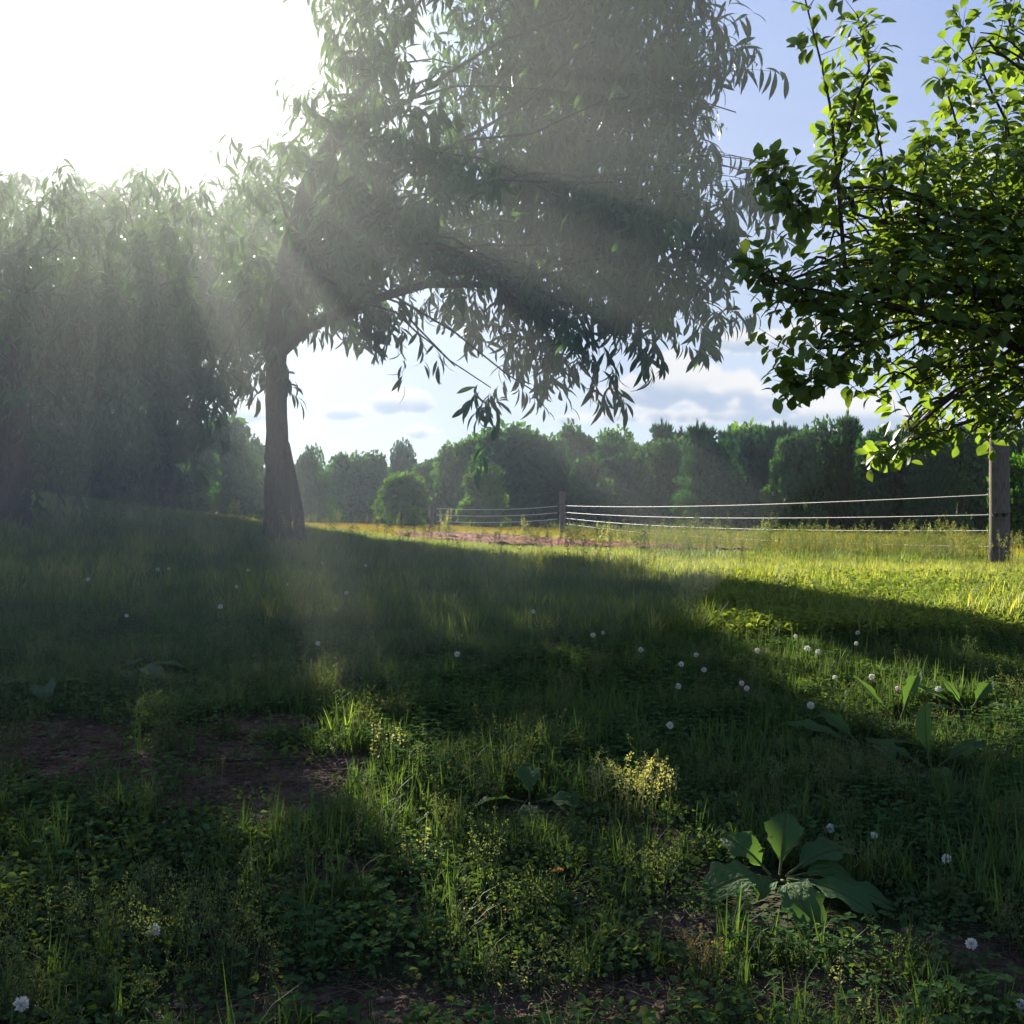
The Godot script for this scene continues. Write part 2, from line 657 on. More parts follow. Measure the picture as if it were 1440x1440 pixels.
func spike_weed(root: Node3D, stems: int, height: float, spread: float, m: Material, leaf: float, lean := 0.25, step := 0.011):
	var sb := MB.new()
	var lb := MB.new()
	for i in stems:
		var a := rf(0, TAU)
		var r := spread * sqrt(rng.randf())
		var p := Vector3(cos(a) * r, -0.01, sin(a) * r)
		p.y = soil(root.position.x + p.x, root.position.z + p.z) - root.position.y - 0.01
		var h := height * rf(0.55, 1.0)
		var q := p + Vector3(rf(-lean, lean), 1.0, rf(-lean, lean)).normalized() * h
		var pts := curve_pts(p, p.lerp(q, 0.5) + Vector3(rf(-0.02, 0.02), 0, rf(-0.02, 0.02)), q, 5)
		tube(sb, pts, taper(0.002, 0.001, 5), 4)
		var whorls := int(h / step)
		for k in whorls:
			var t := 0.2 + 0.8 * float(k) / whorls
			for j in 4:
				var c := p.lerp(q, clampf(t + rf(-0.07, 0.07), 0.0, 1.02)) + rv() * 0.004
				var an := rf(0, TAU)
				var d := Vector3(cos(an), rf(-0.4, 1.3), sin(an))
				var s := leaf * (1.25 - 0.75 * t) * rf(0.7, 1.25)
				var g := rf(0.75, 1.25)
				lb.tint = Color(g, g, g * 0.9)
				leaf_shape(lb, Transform3D(facing(d, Vector3.UP + rv() * 0.9, s), c), 1.0, 0.6, 0.35, 0.25, 3)
	part("stem", sb.mesh(), M.stem, root)
	var f := part("leaves", lb.mesh(), m, root)
	f.set_meta("kind", "stuff")

func broad_plant(root: Node3D, leaves: Array, m: Material):
	# leaves: [azimuth, tilt up from level, length, width, curl, wave]
	for l in leaves:
		var d := Vector3(cos(l[0]) * cos(l[1]), sin(l[1]), sin(l[0]) * cos(l[1]))
		var start := Vector3(cos(l[0]), 0, sin(l[0])) * 0.02 + Vector3.UP * 0.035
		var stalk: float = l[2] * 0.18
		var b := MB.new()
		var lay := Transform3D(facing(d, Vector3.UP + rv() * 0.3, 1.0), start + d * stalk)
		var curl: float = l[4] * rf(0.8, 1.3)
		leaf_shape(b, lay, l[2], l[3], curl, rf(0.1, 0.35), 16, 0.42, l[5] * rf(0.8, 1.5), 4)
		var lf := part("leaf", b.mesh(), m, root)
		var sb := MB.new()
		var rib := [start, start + d * stalk]
		tube(sb, rib, [0.0035, 0.003], 5)
		part("leaf_stalk", sb.mesh(), M.stem, lf)
		var mb := MB.new()
		var mids := []
		for k in 9:
			var t := k / 8.0 * 0.92
			mids.append(lay * Vector3(0, -curl * l[2] * t * t + 0.0008, l[2] * t * (1.0 - 0.3 * absf(curl) * t)))
		tube(mb, mids, taper(0.0028, 0.0007, 8), 5)
		part("midrib", mb.mesh(), M.stem, lf)

func blades_thing(root: Node3D, count: int, radius: float, length: float, width: float, lean: float, m: Material):
	for i in count:
		var b := MB.new()
		var a := rf(0, TAU)
		var r := radius * sqrt(rng.randf())
		blade(b, Vector3(cos(a) * r, -0.015, sin(a) * r), rf(0, TAU), rf(0.03, lean), rf(0.1, 1.2), length * rf(0.5, 1.0), width * rf(0.8, 1.2), 5)
		part("blade", b.mesh(), m, root)

# ------------------------------------------------------------------ build
func _ready():
	rng.seed = 11
	n_ground.seed = 3
	n_ground.frequency = 0.25
	n_patch.seed = 9
	n_patch.frequency = 0.35

	var cam := Camera3D.new()
	cam.name = "camera"
	cam.fov = rad_to_deg(2.0 * atan(720.0 / F))
	cam.near = 0.05
	cam.far = 900.0
	cam.position = Vector3(0, EYE, 0)
	add_child(cam)
	cam.current = true

	var env := Environment.new()
	env.background_mode = Environment.BG_SKY
	env.sky = Sky.new()
	var pan := PanoramaSkyMaterial.new()
	pan.panorama = make_sky()
	env.sky.sky_material = pan
	env.tonemap_mode = Environment.TONE_MAPPER_LINEAR
	env.tonemap_exposure = EXPO
	env.sdfgi_enabled = true
	env.ssao_enabled = true
	env.ssil_enabled = true
	env.volumetric_fog_enabled = true
	env.volumetric_fog_density = 0.0003
	env.volumetric_fog_albedo = Color(0.9, 0.96, 1.0)
	env.volumetric_fog_anisotropy = 0.85
	var we := WorldEnvironment.new()
	we.name = "world_environment"
	we.environment = env
	add_child(we)

	var sun := DirectionalLight3D.new()
	sun.name = "sun"
	sun.light_energy = 1.6
	sun.light_color = Color(1.0, 0.965, 0.89)
	sun.light_angular_distance = 0.5
	sun.shadow_enabled = true
	sun.basis = Basis.looking_at(-SUN)
	add_child(sun)

	materials()
	ground()
	far_trees()
	fruit_trees()
	haze()
	fence()
	grasses()
	plants()
	clover()

func materials():
	M.bark = mat(Color(0.085, 0.068, 0.055), 0.9, Color.BLACK, 0.2)
	M.bark.albedo_texture = noise_tex(0.02, [Color(0.35, 0.33, 0.32), Color(0.8, 0.78, 0.75), Color(1, 1, 1)], 256, 4)
	M.bark.uv1_triplanar = true
	M.bark.uv1_scale = Vector3(7, 1.6, 7)
	M.bark.heightmap_enabled = true
	M.bark.heightmap_texture = M.bark.albedo_texture
	M.bark.heightmap_scale = 2.5
	M.bark.normal_enabled = true
	M.bark.normal_texture = noise_tex(0.03, [], 256, 8, 5, true)
	M.bark.normal_scale = 1.2
	M.bark_far = mat(Color(0.05, 0.042, 0.035), 0.9)
	M.stem = leafy(Color(0.07, 0.095, 0.035), 0.7)
	M.peach = []
	for k in [0.85, 1.0, 1.15]:
		M.peach.append(leafy(Color(0.045, 0.102, 0.036) * k, 0.5, 0.5, 0.26))
	M.apple = []
	for c in [Color(0.062, 0.112, 0.024), Color(0.07, 0.125, 0.026), Color(0.052, 0.10, 0.022), Color(0.095, 0.14, 0.03)]:
		M.apple.append(leafy(c, 1.25, 0.5, 0.22))
	M.dry = tinted(0.85, Color(0.3, 0.25, 0.15), 0.2)
	M.pine = []
	for c in [Color(0.028, 0.078, 0.040), Color(0.040, 0.100, 0.044), Color(0.058, 0.118, 0.044), Color(0.032, 0.088, 0.044)]:
		var m := tinted(0.8, Color(0.5, 0.62, 0.2), 0.1)
		m.albedo_color = c.linear_to_srgb()
		M.pine.append(m)
	M.wood_leaf = []
	for c in [Color(0.044, 0.108, 0.030), Color(0.068, 0.140, 0.032), Color(0.100, 0.172, 0.034), Color(0.038, 0.092, 0.034)]:
		var m := tinted(0.8, Color(0.85, 1.0, 0.22), 0.1)
		m.albedo_color = c.linear_to_srgb()
		M.wood_leaf.append(m)
	M.dock = leafy(Color(0.050, 0.105, 0.034), 1.4, 0.7)
	M.dock.heightmap_enabled = true
	M.dock.heightmap_texture = noise_tex(0.02, [], 256, 31)
	M.dock.heightmap_scale = 0.6
	M.pale_leaf = mat(Color(0.045, 0.072, 0.04), 0.85, Color(0.1, 0.15, 0.04), 0.12)
	M.weed = leafy(Color(0.17, 0.205, 0.10), 0.9)
	M.straw = mat(Color(0.26, 0.19, 0.11), 0.85, Color(0.3, 0.25, 0.1))
	M.blade = leafy(Color(0.08, 0.135, 0.035), 1.3)
	M.white = mat(Color(0.50, 0.50, 0.45), 0.7, Color(0.3, 0.3, 0.26))
	M.pink = mat(Color(0.62, 0.45, 0.47), 0.7, Color(0.3, 0.22, 0.22))

func ground():
	var xs := []
	var zs := []
	var x := 0.0
	while x < 130.0:
		xs.append(x)
		x += 0.05 + maxf(0.0, x - 2.0) * 0.05
	var full := []
	for i in range(xs.size() - 1, 0, -1):
		full.append(-xs[i])
	full.append_array(xs)
	var z := 25.0
	while z > 4.0:
		zs.append(z)
		z -= 3.0
	while z > 0.0:
		zs.append(z)
		z -= 0.5
	while z > -190.0:
		zs.append(z)
		z -= 0.045 + maxf(0.0, -z - 4.0) * 0.045
	var b := MB.new()
	var w := full.size()
	for zz in zs:
		for xx in full:
			var h := soil(xx, zz)
			var e := 0.05
			var nn := Vector3(soil(xx - e, zz) - soil(xx + e, zz), 2 * e, soil(xx, zz - e) - soil(xx, zz + e)).normalized()
			var d := -float(zz)
			var bare := bareness(xx, zz)
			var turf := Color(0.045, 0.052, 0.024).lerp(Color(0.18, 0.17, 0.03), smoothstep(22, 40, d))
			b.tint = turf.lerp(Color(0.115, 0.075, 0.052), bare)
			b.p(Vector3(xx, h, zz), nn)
	for j in zs.size() - 1:
		for i in w - 1:
			b.q(j * w + i, j * w + i + 1, (j + 1) * w + i + 1, (j + 1) * w + i)
	var m := tinted(0.95, Color.BLACK, 0.15)
	m.albedo_texture = noise_tex(0.03, [Color(0.45, 0.42, 0.4), Color(0.8, 0.8, 0.8), Color(1, 1, 1)], 512, 12)
	m.uv1_triplanar = true
	m.uv1_world_triplanar = true
	m.uv1_scale = Vector3(1.1, 1.1, 1.1)
	m.heightmap_enabled = true
	m.heightmap_texture = noise_tex(0.05, [], 512, 13)
	m.heightmap_scale = 3.0
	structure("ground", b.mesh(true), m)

	# tilled bed of red soil beyond the crest
	var poly := PackedVector2Array([Vector2(-2.2, -22), Vector2(-0.6, -20.4), Vector2(4.0, -19.4), Vector2(4.9, -20.6), Vector2(2.9, -24), Vector2(0.6, -30), Vector2(-1.2, -35), Vector2(-4.0, -35)])
	var sb := MB.new()
	var st := 0.16
	var nx := int(13.0 / st)
	var nz := int(17.0 / st)
	var idx := {}
	for j in nz:
		for i in nx:
			var px := -8.0 + i * st
			var pz := -36.2 + j * st
			var q := Vector2(px + n_patch.get_noise_2d(px * 6, pz * 6) * 0.6, pz + n_patch.get_noise_2d(pz * 5, px * 5) * 0.6)
			if Geometry2D.is_point_in_polygon(q, poly):
				var hh := bed_height(px, pz)
				var nn := Vector3(bed_height(px - 0.08, pz) - bed_height(px + 0.08, pz), 0.16, bed_height(px, pz - 0.08) - bed_height(px, pz + 0.08)).normalized()
				var g := rf(0.8, 1.2)
				sb.tint = Color(g, g, g)
				idx[Vector2i(i, j)] = sb.p(Vector3(px, soil(px, pz) + hh, pz), nn)
	for k in idx:
		var a = idx.get(k + Vector2i(1, 0))
		var c = idx.get(k + Vector2i(1, 1))
		var e = idx.get(k + Vector2i(0, 1))
		if a != null and c != null and e != null:
			sb.q(idx[k], a, c, e)
	var rm := tinted(0.95, Color.BLACK, 0.15)
	rm.albedo_color = Color(0.15, 0.045, 0.022).linear_to_srgb()
	structure("tilled_soil", sb.mesh(true), rm)

func bed_height(x: float, z: float) -> float:
	return 0.05 + 0.04 * sin((x * 0.35 + z) * 7.0) + 0.06 * n_ground.get_noise_2d(x * 12.0, z * 12.0)

var bare_spots := []

func bareness(x: float, z: float) -> float:
	if z < -9.0 or z > 3.0:
		return 0.0
	if bare_spots.is_empty():
		for s in [[180, 1075, 200, 40], [60, 1050, 120, 40], [330, 1100, 150, 45], [440, 1115, 70, 50], [380, 1030, 90, 20], [560, 1432, 300, 30], [780, 1415, 110, 40], [990, 1325, 120, 22], [930, 1400, 90, 30], [1120, 1400, 110, 25], [1340, 1345, 110, 25], [450, 1240, 80, 30], [930, 1190, 60, 20], [500, 1085, 40, 15], [1420, 1370, 60, 30], [1180, 1420, 150, 30]]:
			var c := spot(s[0], s[1])
			var dv := spot(s[0], s[1] - s[3])
			bare_spots.append([c.x, c.z, s[2] / F * -c.z, maxf(0.06, absf(dv.z - c.z))])
	var best := 0.0
	for s in bare_spots:
		var dx: float = (x - s[0]) / s[2]
		var dz: float = (z - s[1]) / s[3]
		best = maxf(best, 1.25 - sqrt(dx * dx + dz * dz) + 0.35 * n_patch.get_noise_2d(x * 16.0, z * 16.0))
	if z > -1.2:
		best = maxf(best, 0.5 + n_patch.get_noise_2d(x * 8.0, z * 8.0))
	return smoothstep(0.1, 0.5, best)

func far_trees():
	var tb := MB.new()
	tube(tb, [Vector3(0, -0.05, 0), Vector3(0.1, 0.5, 0), Vector3(0, 1, 0)], [1.0, 0.8, 0.3], 8)
	trunk_mesh = tb.mesh()
	var rc := []
	for k in 4:
		rc.append(round_crown(6000, 0.07, 30 + k * 4, 100 + k))
	var pc := []
	for k in 4:
		pc.append(pine_crown(4600, 0.085, 200 + k))
	rng.seed = 77
	var bl := "broadleaf trees beyond the field"
	var W: Array = M.wood_leaf
	# [u, top v, width px, distance, crown, material, label]
	for t in [
		[312, 578, 130, 46, 0, 0, "tall round tree seen just left of the big peach trunk"],
		[268, 592, 90, 40, 1, 1, "sunlit yellow-green tree at the left edge of the far woods"],
		[350, 612, 70, 55, 2, 3, "dark slim tree half hidden behind the big peach trunk"],
		[215, 585, 120, 50, 3, 0, "dim tree in the sun glare behind the left peach trees"],
		[120, 600, 150, 52, 1, 3, "dim broad tree far left in the sun glare"],
		[30, 590, 140, 50, 2, 0, "dim tree at the far left end of the woods"],
		[440, 628, 62, 62, 3, 3, "dark pointed tree just right of the big peach trunk"],
		[490, 634, 80, 70, 1, 0, "pale green tree third right of the big trunk"],
		[530, 634, 70, 72, 2, 3, "dark round tree left of the lone flat-topped pine"],
		[605, 640, 80, 70, 0, 0, "dark round tree right of the lone flat-topped pine"],
		[566, 662, 80, 50, 1, 2, "round bright bush tree at the meadow edge left of fence"],
		[640, 622, 80, 66, 3, 1, "light green tree behind the bright bush tree"],
		[682, 652, 84, 50, 2, 2, "yellow-green drooping tree above the far wires"],
		[715, 592, 150, 58, 0, 0, "large tree under the hanging peach tip, tallest of the middle"],
		[668, 606, 90, 64, 1, 1, "light feathery tree left of the tallest middle tree"],
		[770, 612, 90, 60, 3, 3, "dark tree directly behind the slim middle fence post"],
		[808, 591, 76, 66, 2, 0, "round domed tree top left of the pine row"],
		[868, 599, 80, 70, 1, 1, "second round domed tree top, beside the pine row"],
		[832, 640, 66, 57, 2, 0, "pale-leaved tree at the left end of the pine row"],
		[1055, 588, 110, 84, 0, 2, "bright green crown showing above the pines"],
		[1430, 640, 90, 26, 3, 1, "brownish green thicket tree right of the thick fence post"],
	]:
		far_tree("broadleaf_tree", t[6], bl, t[0], t[1], t[2], t[3], rc[t[4]], W[t[5]])
	for t in [[40, 575, 190, 15, 1, 3, "dark leafy shrub under the leftmost peach tree"], [150, 610, 150, 18, 2, 3, "dark leafy shrub behind the shadowy peach trunk"], [-60, 560, 180, 13, 0, 3, "dark shrub at the left edge of the grass"], [262, 640, 90, 26, 3, 0, "low bush between the two peach trunks"]]:
		far_tree("leafy_shrub", t[6], "shrubs behind the left peach trees", t[0], t[1], t[2], t[3], rc[t[4]], W[t[5]], 0.25)
	# the lone pine with a flat top
	far_tree("pine_tree", "lone flat-topped pine rising above the far treeline", "", 568, 617, 46, 78, rc[1], M.pine[0])
	var row := [[852, 636], [885, 624], [915, 618], [948, 610], [985, 604], [1018, 601], [1052, 598], [1088, 597], [1122, 594], [1158, 592], [1196, 588], [1232, 586], [1268, 590], [1305, 592], [1345, 590], [1385, 595], [1425, 600], [1470, 600]]
	for i in row.size():
		var d := 61.0 - i * 0.8 + rf(-5.0, 3.0)
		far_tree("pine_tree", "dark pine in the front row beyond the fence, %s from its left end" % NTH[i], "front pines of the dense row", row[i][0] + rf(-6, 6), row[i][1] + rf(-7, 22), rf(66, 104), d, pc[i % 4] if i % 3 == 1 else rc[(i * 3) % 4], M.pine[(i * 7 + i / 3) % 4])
	for i in 18:
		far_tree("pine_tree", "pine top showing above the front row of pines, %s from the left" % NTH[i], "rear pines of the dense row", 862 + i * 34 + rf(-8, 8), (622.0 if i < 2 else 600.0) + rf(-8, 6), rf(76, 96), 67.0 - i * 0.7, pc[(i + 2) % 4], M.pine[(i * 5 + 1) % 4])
	for i in 17:
		far_tree("broadleaf_tree", "dark tree in the rear ranks of the far treeline, %s from the left" % NTH[i], "rear ranks of the far treeline", 395 + i * 30 + rf(-9, 9), rf(618, 640) if i > 7 else rf(640, 650), rf(90, 120), rf(84, 92), rc[i % 4], W[3 if i % 3 else 0], 0.6)
	for s in [[1085, 682, 50, 52, 2, 1, "small pale sapling at the foot of the pines, left one"], [1185, 672, 60, 52, 0, 1, "grey-green sapling at the foot of the pines, right one"], [965, 690, 60, 54, 3, 0, "low bush at the foot of the pines behind the wires"]]:
		far_tree("sapling", s[6], "saplings before the pines", s[0], s[1], s[2], s[3], rc[s[4]], W[s[5]])

func haze():
	# added mist bank round the left peach trees, standing in for lens glare
	var m := FogMaterial.new()
	m.density = 0.022
	m.albedo = Color(0.97, 1.0, 0.985)
	var f := FogVolume.new()
	f.name = "added_glare_mist"
	f.shape = RenderingServer.FOG_VOLUME_SHAPE_ELLIPSOID
	f.size = Vector3(17.0, 10.0, 10.0)
	f.position = Vector3(-6.0, 3.2, -6.3)
	f.material = m
	add_child(f)
	f.set_meta("kind", "stuff")

func fruit_trees():
	# gaps in the crowns through which the sun reaches the ground
	for g in [[548, 1062, 0.13, 0.1], [490, 1105, 0.09, 0.0], [540, 1125, 0.13, 0.05], [590, 1195, 0.10, 0.06], [650, 1275, 0.09, 0.06], [700, 1350, 0.10, 0.04], [745, 1372, 0.08, 0.05], [480, 1010, 0.08, 0.12], [900, 1110, 0.12, 0.12], [1020, 1225, 0.14, 0.08], [1195, 1370, 0.10, 0.1], [1180, 1420, 0.07, 0.05], [1000, 1350, 0.06, 0.06], [1110, 930, 0.26, 0.15], [1060, 905, 0.22, 0.15], [1165, 962, 0.26, 0.15], [1190, 985, 0.13, 0.06], [1270, 985, 0.36, 0.2], [1258, 1015, 0.28, 0.12], [1350, 990, 0.26, 0.15], [360, 1190, 0.06, 0.05], [760, 1425, 0.08, 0.0], [800, 1235, 0.06, 0.06], [1370, 940, 0.14, 0.15]]:
		gaps.append([spot(g[0], g[1]) + Vector3.UP * g[3], g[2]])
	for i in 8:
		var u := 990.0 + i * 62.0
		for j in 4:
			gaps.append([spot(u, lerpf(778.0, 806.0 + (u - 950.0) * 0.16, j / 3.0)) + Vector3.UP * 0.2, 0.42])
	for g in [[1270, 630, 4.2, 0.22], [1330, 480, 4.2, 0.16], [1420, 290, 4.2, 0.4], [1400, 420, 4.3, 0.2], [1360, 80, 4.0, 0.5], [1420, 610, 4.3, 0.25], [1230, 360, 4.0, 0.1]]:
		gaps.append([at(g[0], g[1], g[2]), g[3] * 1.4])
	var shapes := []
	for k in 3:
		var b := MB.new()
		leaf_shape(b, Transform3D(), 0.21, 0.044, [0.25, 0.5, 0.75][k], 0.35, 5, 0.4)
		shapes.append(b.mesh())
	# the big peach tree
	var base := Vector3(-2.22, 0, -10)
	base.y = land(base.x, base.z) - 0.03
	var tree := thing("peach_tree", "big peach tree with a straight bare trunk and drooping narrow leaves", "tree", base)
	var lobes := lobes_of([
		[590, 200, 10, 135, 150, 1.6], [700, 110, 10, 180, 160, 2.0], [850, 140, 9.6, 150, 160, 1.7], [900, 320, 9.2, 130, 110, 1.5], [770, 320, 10, 180, 140, 1.8], [640, 350, 10, 140, 95, 1.6],
		[730, 460, 9.5, 110, 75, 1.1], [690, 545, 9.2, 52, 55, 0.5], [860, 460, 9.2, 100, 58, 1.0], [500, 370, 10.4, 110, 75, 1.3], [590, 440, 10, 60, 30, 0.5], [478, 452, 9.6, 28, 20, 0.3], [420, 380, 10.5, 90, 65, 1.1],
		[330, 470, 10.5, 70, 60, 0.9], [300, 530, 10.4, 45, 25, 0.4], [365, 520, 10.2, 22, 16, 0.3], [975, 90, 9.2, 45, 90, 0.9], [1000, 290, 8.7, 65, 58, 0.7], [1035, 158, 8.6, 45, 16, 0.3], [1080, 250, 8.5, 40, 18, 0.3],
		[1020, 390, 8.7, 35, 40, 0.5], [980, 455, 8.8, 40, 32, 0.5], [845, 556, 8.8, 26, 14, 0.25], [775, 565, 9.0, 16, 12, 0.2], [640, 515, 9.4, 32, 28, 0.4], [435, 290, 10.5, 90, 70, 0.9], [335, 350, 10.6, 80, 60, 0.9], [485, 205, 10.3, 55, 60, 0.7],
		[620, -80, 10, 170, 130, 1.8], [800, -50, 10, 170, 90, 1.7], [930, -20, 9.4, 70, 60, 0.9],
		[700, 120, 13, 160, 150, 1.2], [570, 230, 13.5, 120, 120, 1.2], [860, 190, 13, 110, 140, 1.1], [730, 310, 13.5, 140, 80, 1.1], [630, 355, 14, 110, 55, 1.1]])
	var trunk := [base, at(391, 735, 10), at(389, 690, 10), at(389, 600, 10), at(388, 480, 10), at(400, 380, 10), at(430, 270, 10.1), at(500, 140, 10.1), at(580, 20, 10.1)]
	var limb := [[at(389, 500, 10), at(430, 462, 9.9), at(480, 440, 9.8), at(535, 418, 9.7), at(600, 400, 9.6), at(700, 400, 9.5), at(800, 380, 9.3)], [0.07, 0.058, 0.05, 0.044, 0.036, 0.026, 0.014]]
	var made: Array = fruit_tree(tree, lobes, trunk, [0.16, 0.13, 0.112, 0.10, 0.094, 0.09, 0.08, 0.06, 0.04], 34.0, true, [limb])
	var sb := MB.new()
	tube(sb, [at(423, 765, 9.95) - base, at(420, 725, 9.95) - base, at(411, 670, 9.97) - base, at(403, 625, 10.0) - base, at(398, 612, 10.0) - base], [0.065, 0.048, 0.042, 0.03, 0.01], 11, 0.5, 2.0)
	part("dead_stub", sb.mesh(), M.bark, tree)
	hang_leaves(tree, made, shapes, 0.5, M.peach)
	# two more to its left
	base = Vector3((228 - 720) / F * 17.0, 0, -17.0)
	base.y = land(base.x, base.z) - 0.03
	tree = thing("peach_tree", "shadowy peach tree next left of the big straight trunk", "tree", base)
	lobes = lobes_of([[200, 390, 17, 125, 120, 2.2], [110, 385, 16.5, 120, 120, 2.2], [330, 390, 18, 90, 85, 2.0], [430, 320, 18.5, 90, 90, 2.0], [150, 560, 16.5, 110, 95, 2.0], [265, 500, 17, 75, 75, 1.6], [375, 425, 18, 40, 45, 1.2], [490, 300, 18.5, 80, 100, 1.8], [60, 600, 16.5, 110, 100, 1.8], [240, 600, 17, 60, 60, 1.2]])
	trunk = [base, at(227, 690, 17), at(226, 600, 17), at(222, 500, 17), at(215, 420, 17), at(205, 350, 17)]
	made = fruit_tree(tree, lobes, trunk, [0.22, 0.18, 0.17, 0.16, 0.12, 0.06], 24.0, true, [], 1.25)
	hang_leaves(tree, made, shapes, 0.5, M.peach)
	base = Vector3((236 - 720) / F * 25.0, 0, -25.0)
	base.y = land(base.x, base.z) - 0.03
	tree = thing("peach_tree", "farthest peach tree of the row, mostly hidden behind the shadowy one", "tree", base)
	lobes = lobes_of([[280, 400, 25, 110, 90, 2.6], [360, 350, 26, 90, 90, 2.2], [320, 470, 25, 50, 50, 1.6], [190, 450, 25, 90, 100, 2.2], [380, 440, 25, 40, 30, 1.0]])
	trunk = [base, at(234, 680, 25), at(236, 600, 25), at(245, 500, 25), at(260, 420, 25)]
	made = fruit_tree(tree, lobes, trunk, [0.26, 0.22, 0.2, 0.17, 0.08], 7.0, true, [], 1.7)
	hang_leaves(tree, made, shapes, 0.5, M.peach)
	base = Vector3((20 - 720) / F * 8.8, 0, -8.8)
	base.y = land(base.x, base.z) - 0.03
	tree = thing("peach_tree", "dark low-hanging peach tree cut off by the left edge", "tree", base)
	lobes = lobes_of([[40, 395, 8.8, 100, 105, 1.2], [150, 390, 9.2, 90, 95, 1.1], [-90, 370, 8.8, 130, 120, 1.3], [20, 540, 9.0, 100, 90, 1.0], [-120, 560, 8.8, 120, 90, 1.1], [60, 650, 9.4, 70, 50, 0.7], [120, 480, 9.4, 80, 70, 0.8], [215, 340, 9.6, 60, 65, 0.9], [280, 390, 10.0, 55, 65, 0.9], [180, 300, 9.4, 50, 30, 0.7]])
	trunk = [base, at(20, 680, 8.8), at(18, 600, 8.8), at(15, 500, 8.8), at(25, 400, 8.8)]
	made = fruit_tree(tree, lobes, trunk, [0.14, 0.12, 0.1, 0.08, 0.04], 75.0, true, [], 0.7)
	hang_leaves(tree, made, shapes, 0.5, M.peach)

	# the broad-leaved fruit tree at the right
	shapes = []
	for k in 3:
		var b := MB.new()
		leaf_shape(b, Transform3D(), 0.066, 0.038, [0.1, 0.25, 0.4][k], 0.3, 5, 0.42)
		shapes.append(b.mesh())
	base = Vector3(3.1, 0, -4.6)
	base.y = land(base.x, base.z) - 0.03
	tree = thing("apple_tree", "broad-leaved fruit tree reaching in from the right with upright shoots", "tree", base)
	lobes = lobes_of([[1340, 430, 4.2, 130, 115, 0.55], [1090, 400, 4.0, 38, 22, 0.15], [1425, 220, 4.2, 45, 70, 0.3], [1400, 70, 4.1, 45, 40, 0.2], [1200, 300, 4.0, 30, 60, 0.15], [1170, 265, 4.0, 30, 35, 0.15], [1255, 330, 4.1, 35, 70, 0.2], [1390, 310, 4.2, 90, 100, 0.5], [1215, 420, 4.0, 95, 75, 0.4], [1120, 425, 4.0, 50, 32, 0.25], [1150, 490, 4.0, 50, 35, 0.25], [1290, 540, 4.1, 90, 50, 0.35], [1400, 560, 4.2, 80, 65, 0.4], [1180, 330, 4.0, 55, 45, 0.25], [1480, 450, 4.4, 120, 160, 0.6], [1400, 605, 4.3, 75, 34, 0.25], [1280, 606, 4.1, 28, 16, 0.15], [1300, 300, 4.1, 50, 60, 0.3], [1570, 350, 4.4, 130, 200, 0.7]])
	trunk = [base, base + Vector3(-0.02, 0.5, 0), base + Vector3(-0.08, 1.0, 0.03), base + Vector3(-0.16, 1.4, 0.08), base + Vector3(-0.22, 1.8, 0.12)]
	limb = [[trunk[2], at(1500, 520, 4.4), at(1400, 470, 4.2), at(1300, 440, 4.1), at(1200, 420, 4.0), at(1110, 400, 4.0)], [0.045, 0.035, 0.026, 0.018, 0.010, 0.004]]
	made = fruit_tree(tree, lobes, trunk, [0.09, 0.075, 0.07, 0.06, 0.045], 640.0, false, [limb])
	# upright shoots
	for s in [[[1190, 400], [1178, 250], [1165, 130], [1125, -30]], [[1175, 260], [1200, 150], [1225, 90], [1205, 20]], [[1265, 400], [1252, 290], [1240, 220], [1228, 140]], [[1370, 380], [1360, 270], [1345, 170], [1325, 110]], [[1470, 380], [1440, 220], [1390, 120], [1340, 10]], [[1500, 300], [1450, 150], [1425, 60], [1410, -20]], [[1300, 420], [1290, 310], [1300, 240], [1310, 190]], [[1180, 450], [1130, 410], [1085, 390], [1055, 375]], [[1200, 490], [1160, 520], [1130, 540], [1112, 540]], [[1370, 590], [1310, 610], [1265, 625], [1245, 632]], [[1140, 300], [1110, 270], [1095, 250], [1090, 240]]]:
		var pts := []
		for k in 9:
			var t := k / 8.0 * 3.0
			var i := mini(int(t), 2)
			var e: float = t - i
			pts.append(at(lerpf(s[i][0], s[i + 1][0], e), lerpf(s[i][1], s[i + 1][1], e), 4.0 + 0.1 * (s[0][0] - 1200) / 100.0))
		var sh := MB.new()
		var loc := []
		for p in pts:
			loc.append(p - base)
		tube(sh, loc, taper(0.009, 0.0025, 8), 6)
		part("shoot", sh.mesh(), M.bark, tree)
		for k in 8:
			for j in 4:
				var p: Vector3 = pts[k].lerp(pts[k + 1], rng.randf())
				var d: Vector3 = ((pts[k + 1] - pts[k]).normalized() * 0.7 + rv() * 0.9).normalized()
				leafy_twig(made[0], made[1], base, p, d, rf(0.04, 0.12), rng.randi_range(3, 6), 0.0016)
	hang_leaves(tree, made, shapes, 1.25, M.apple)

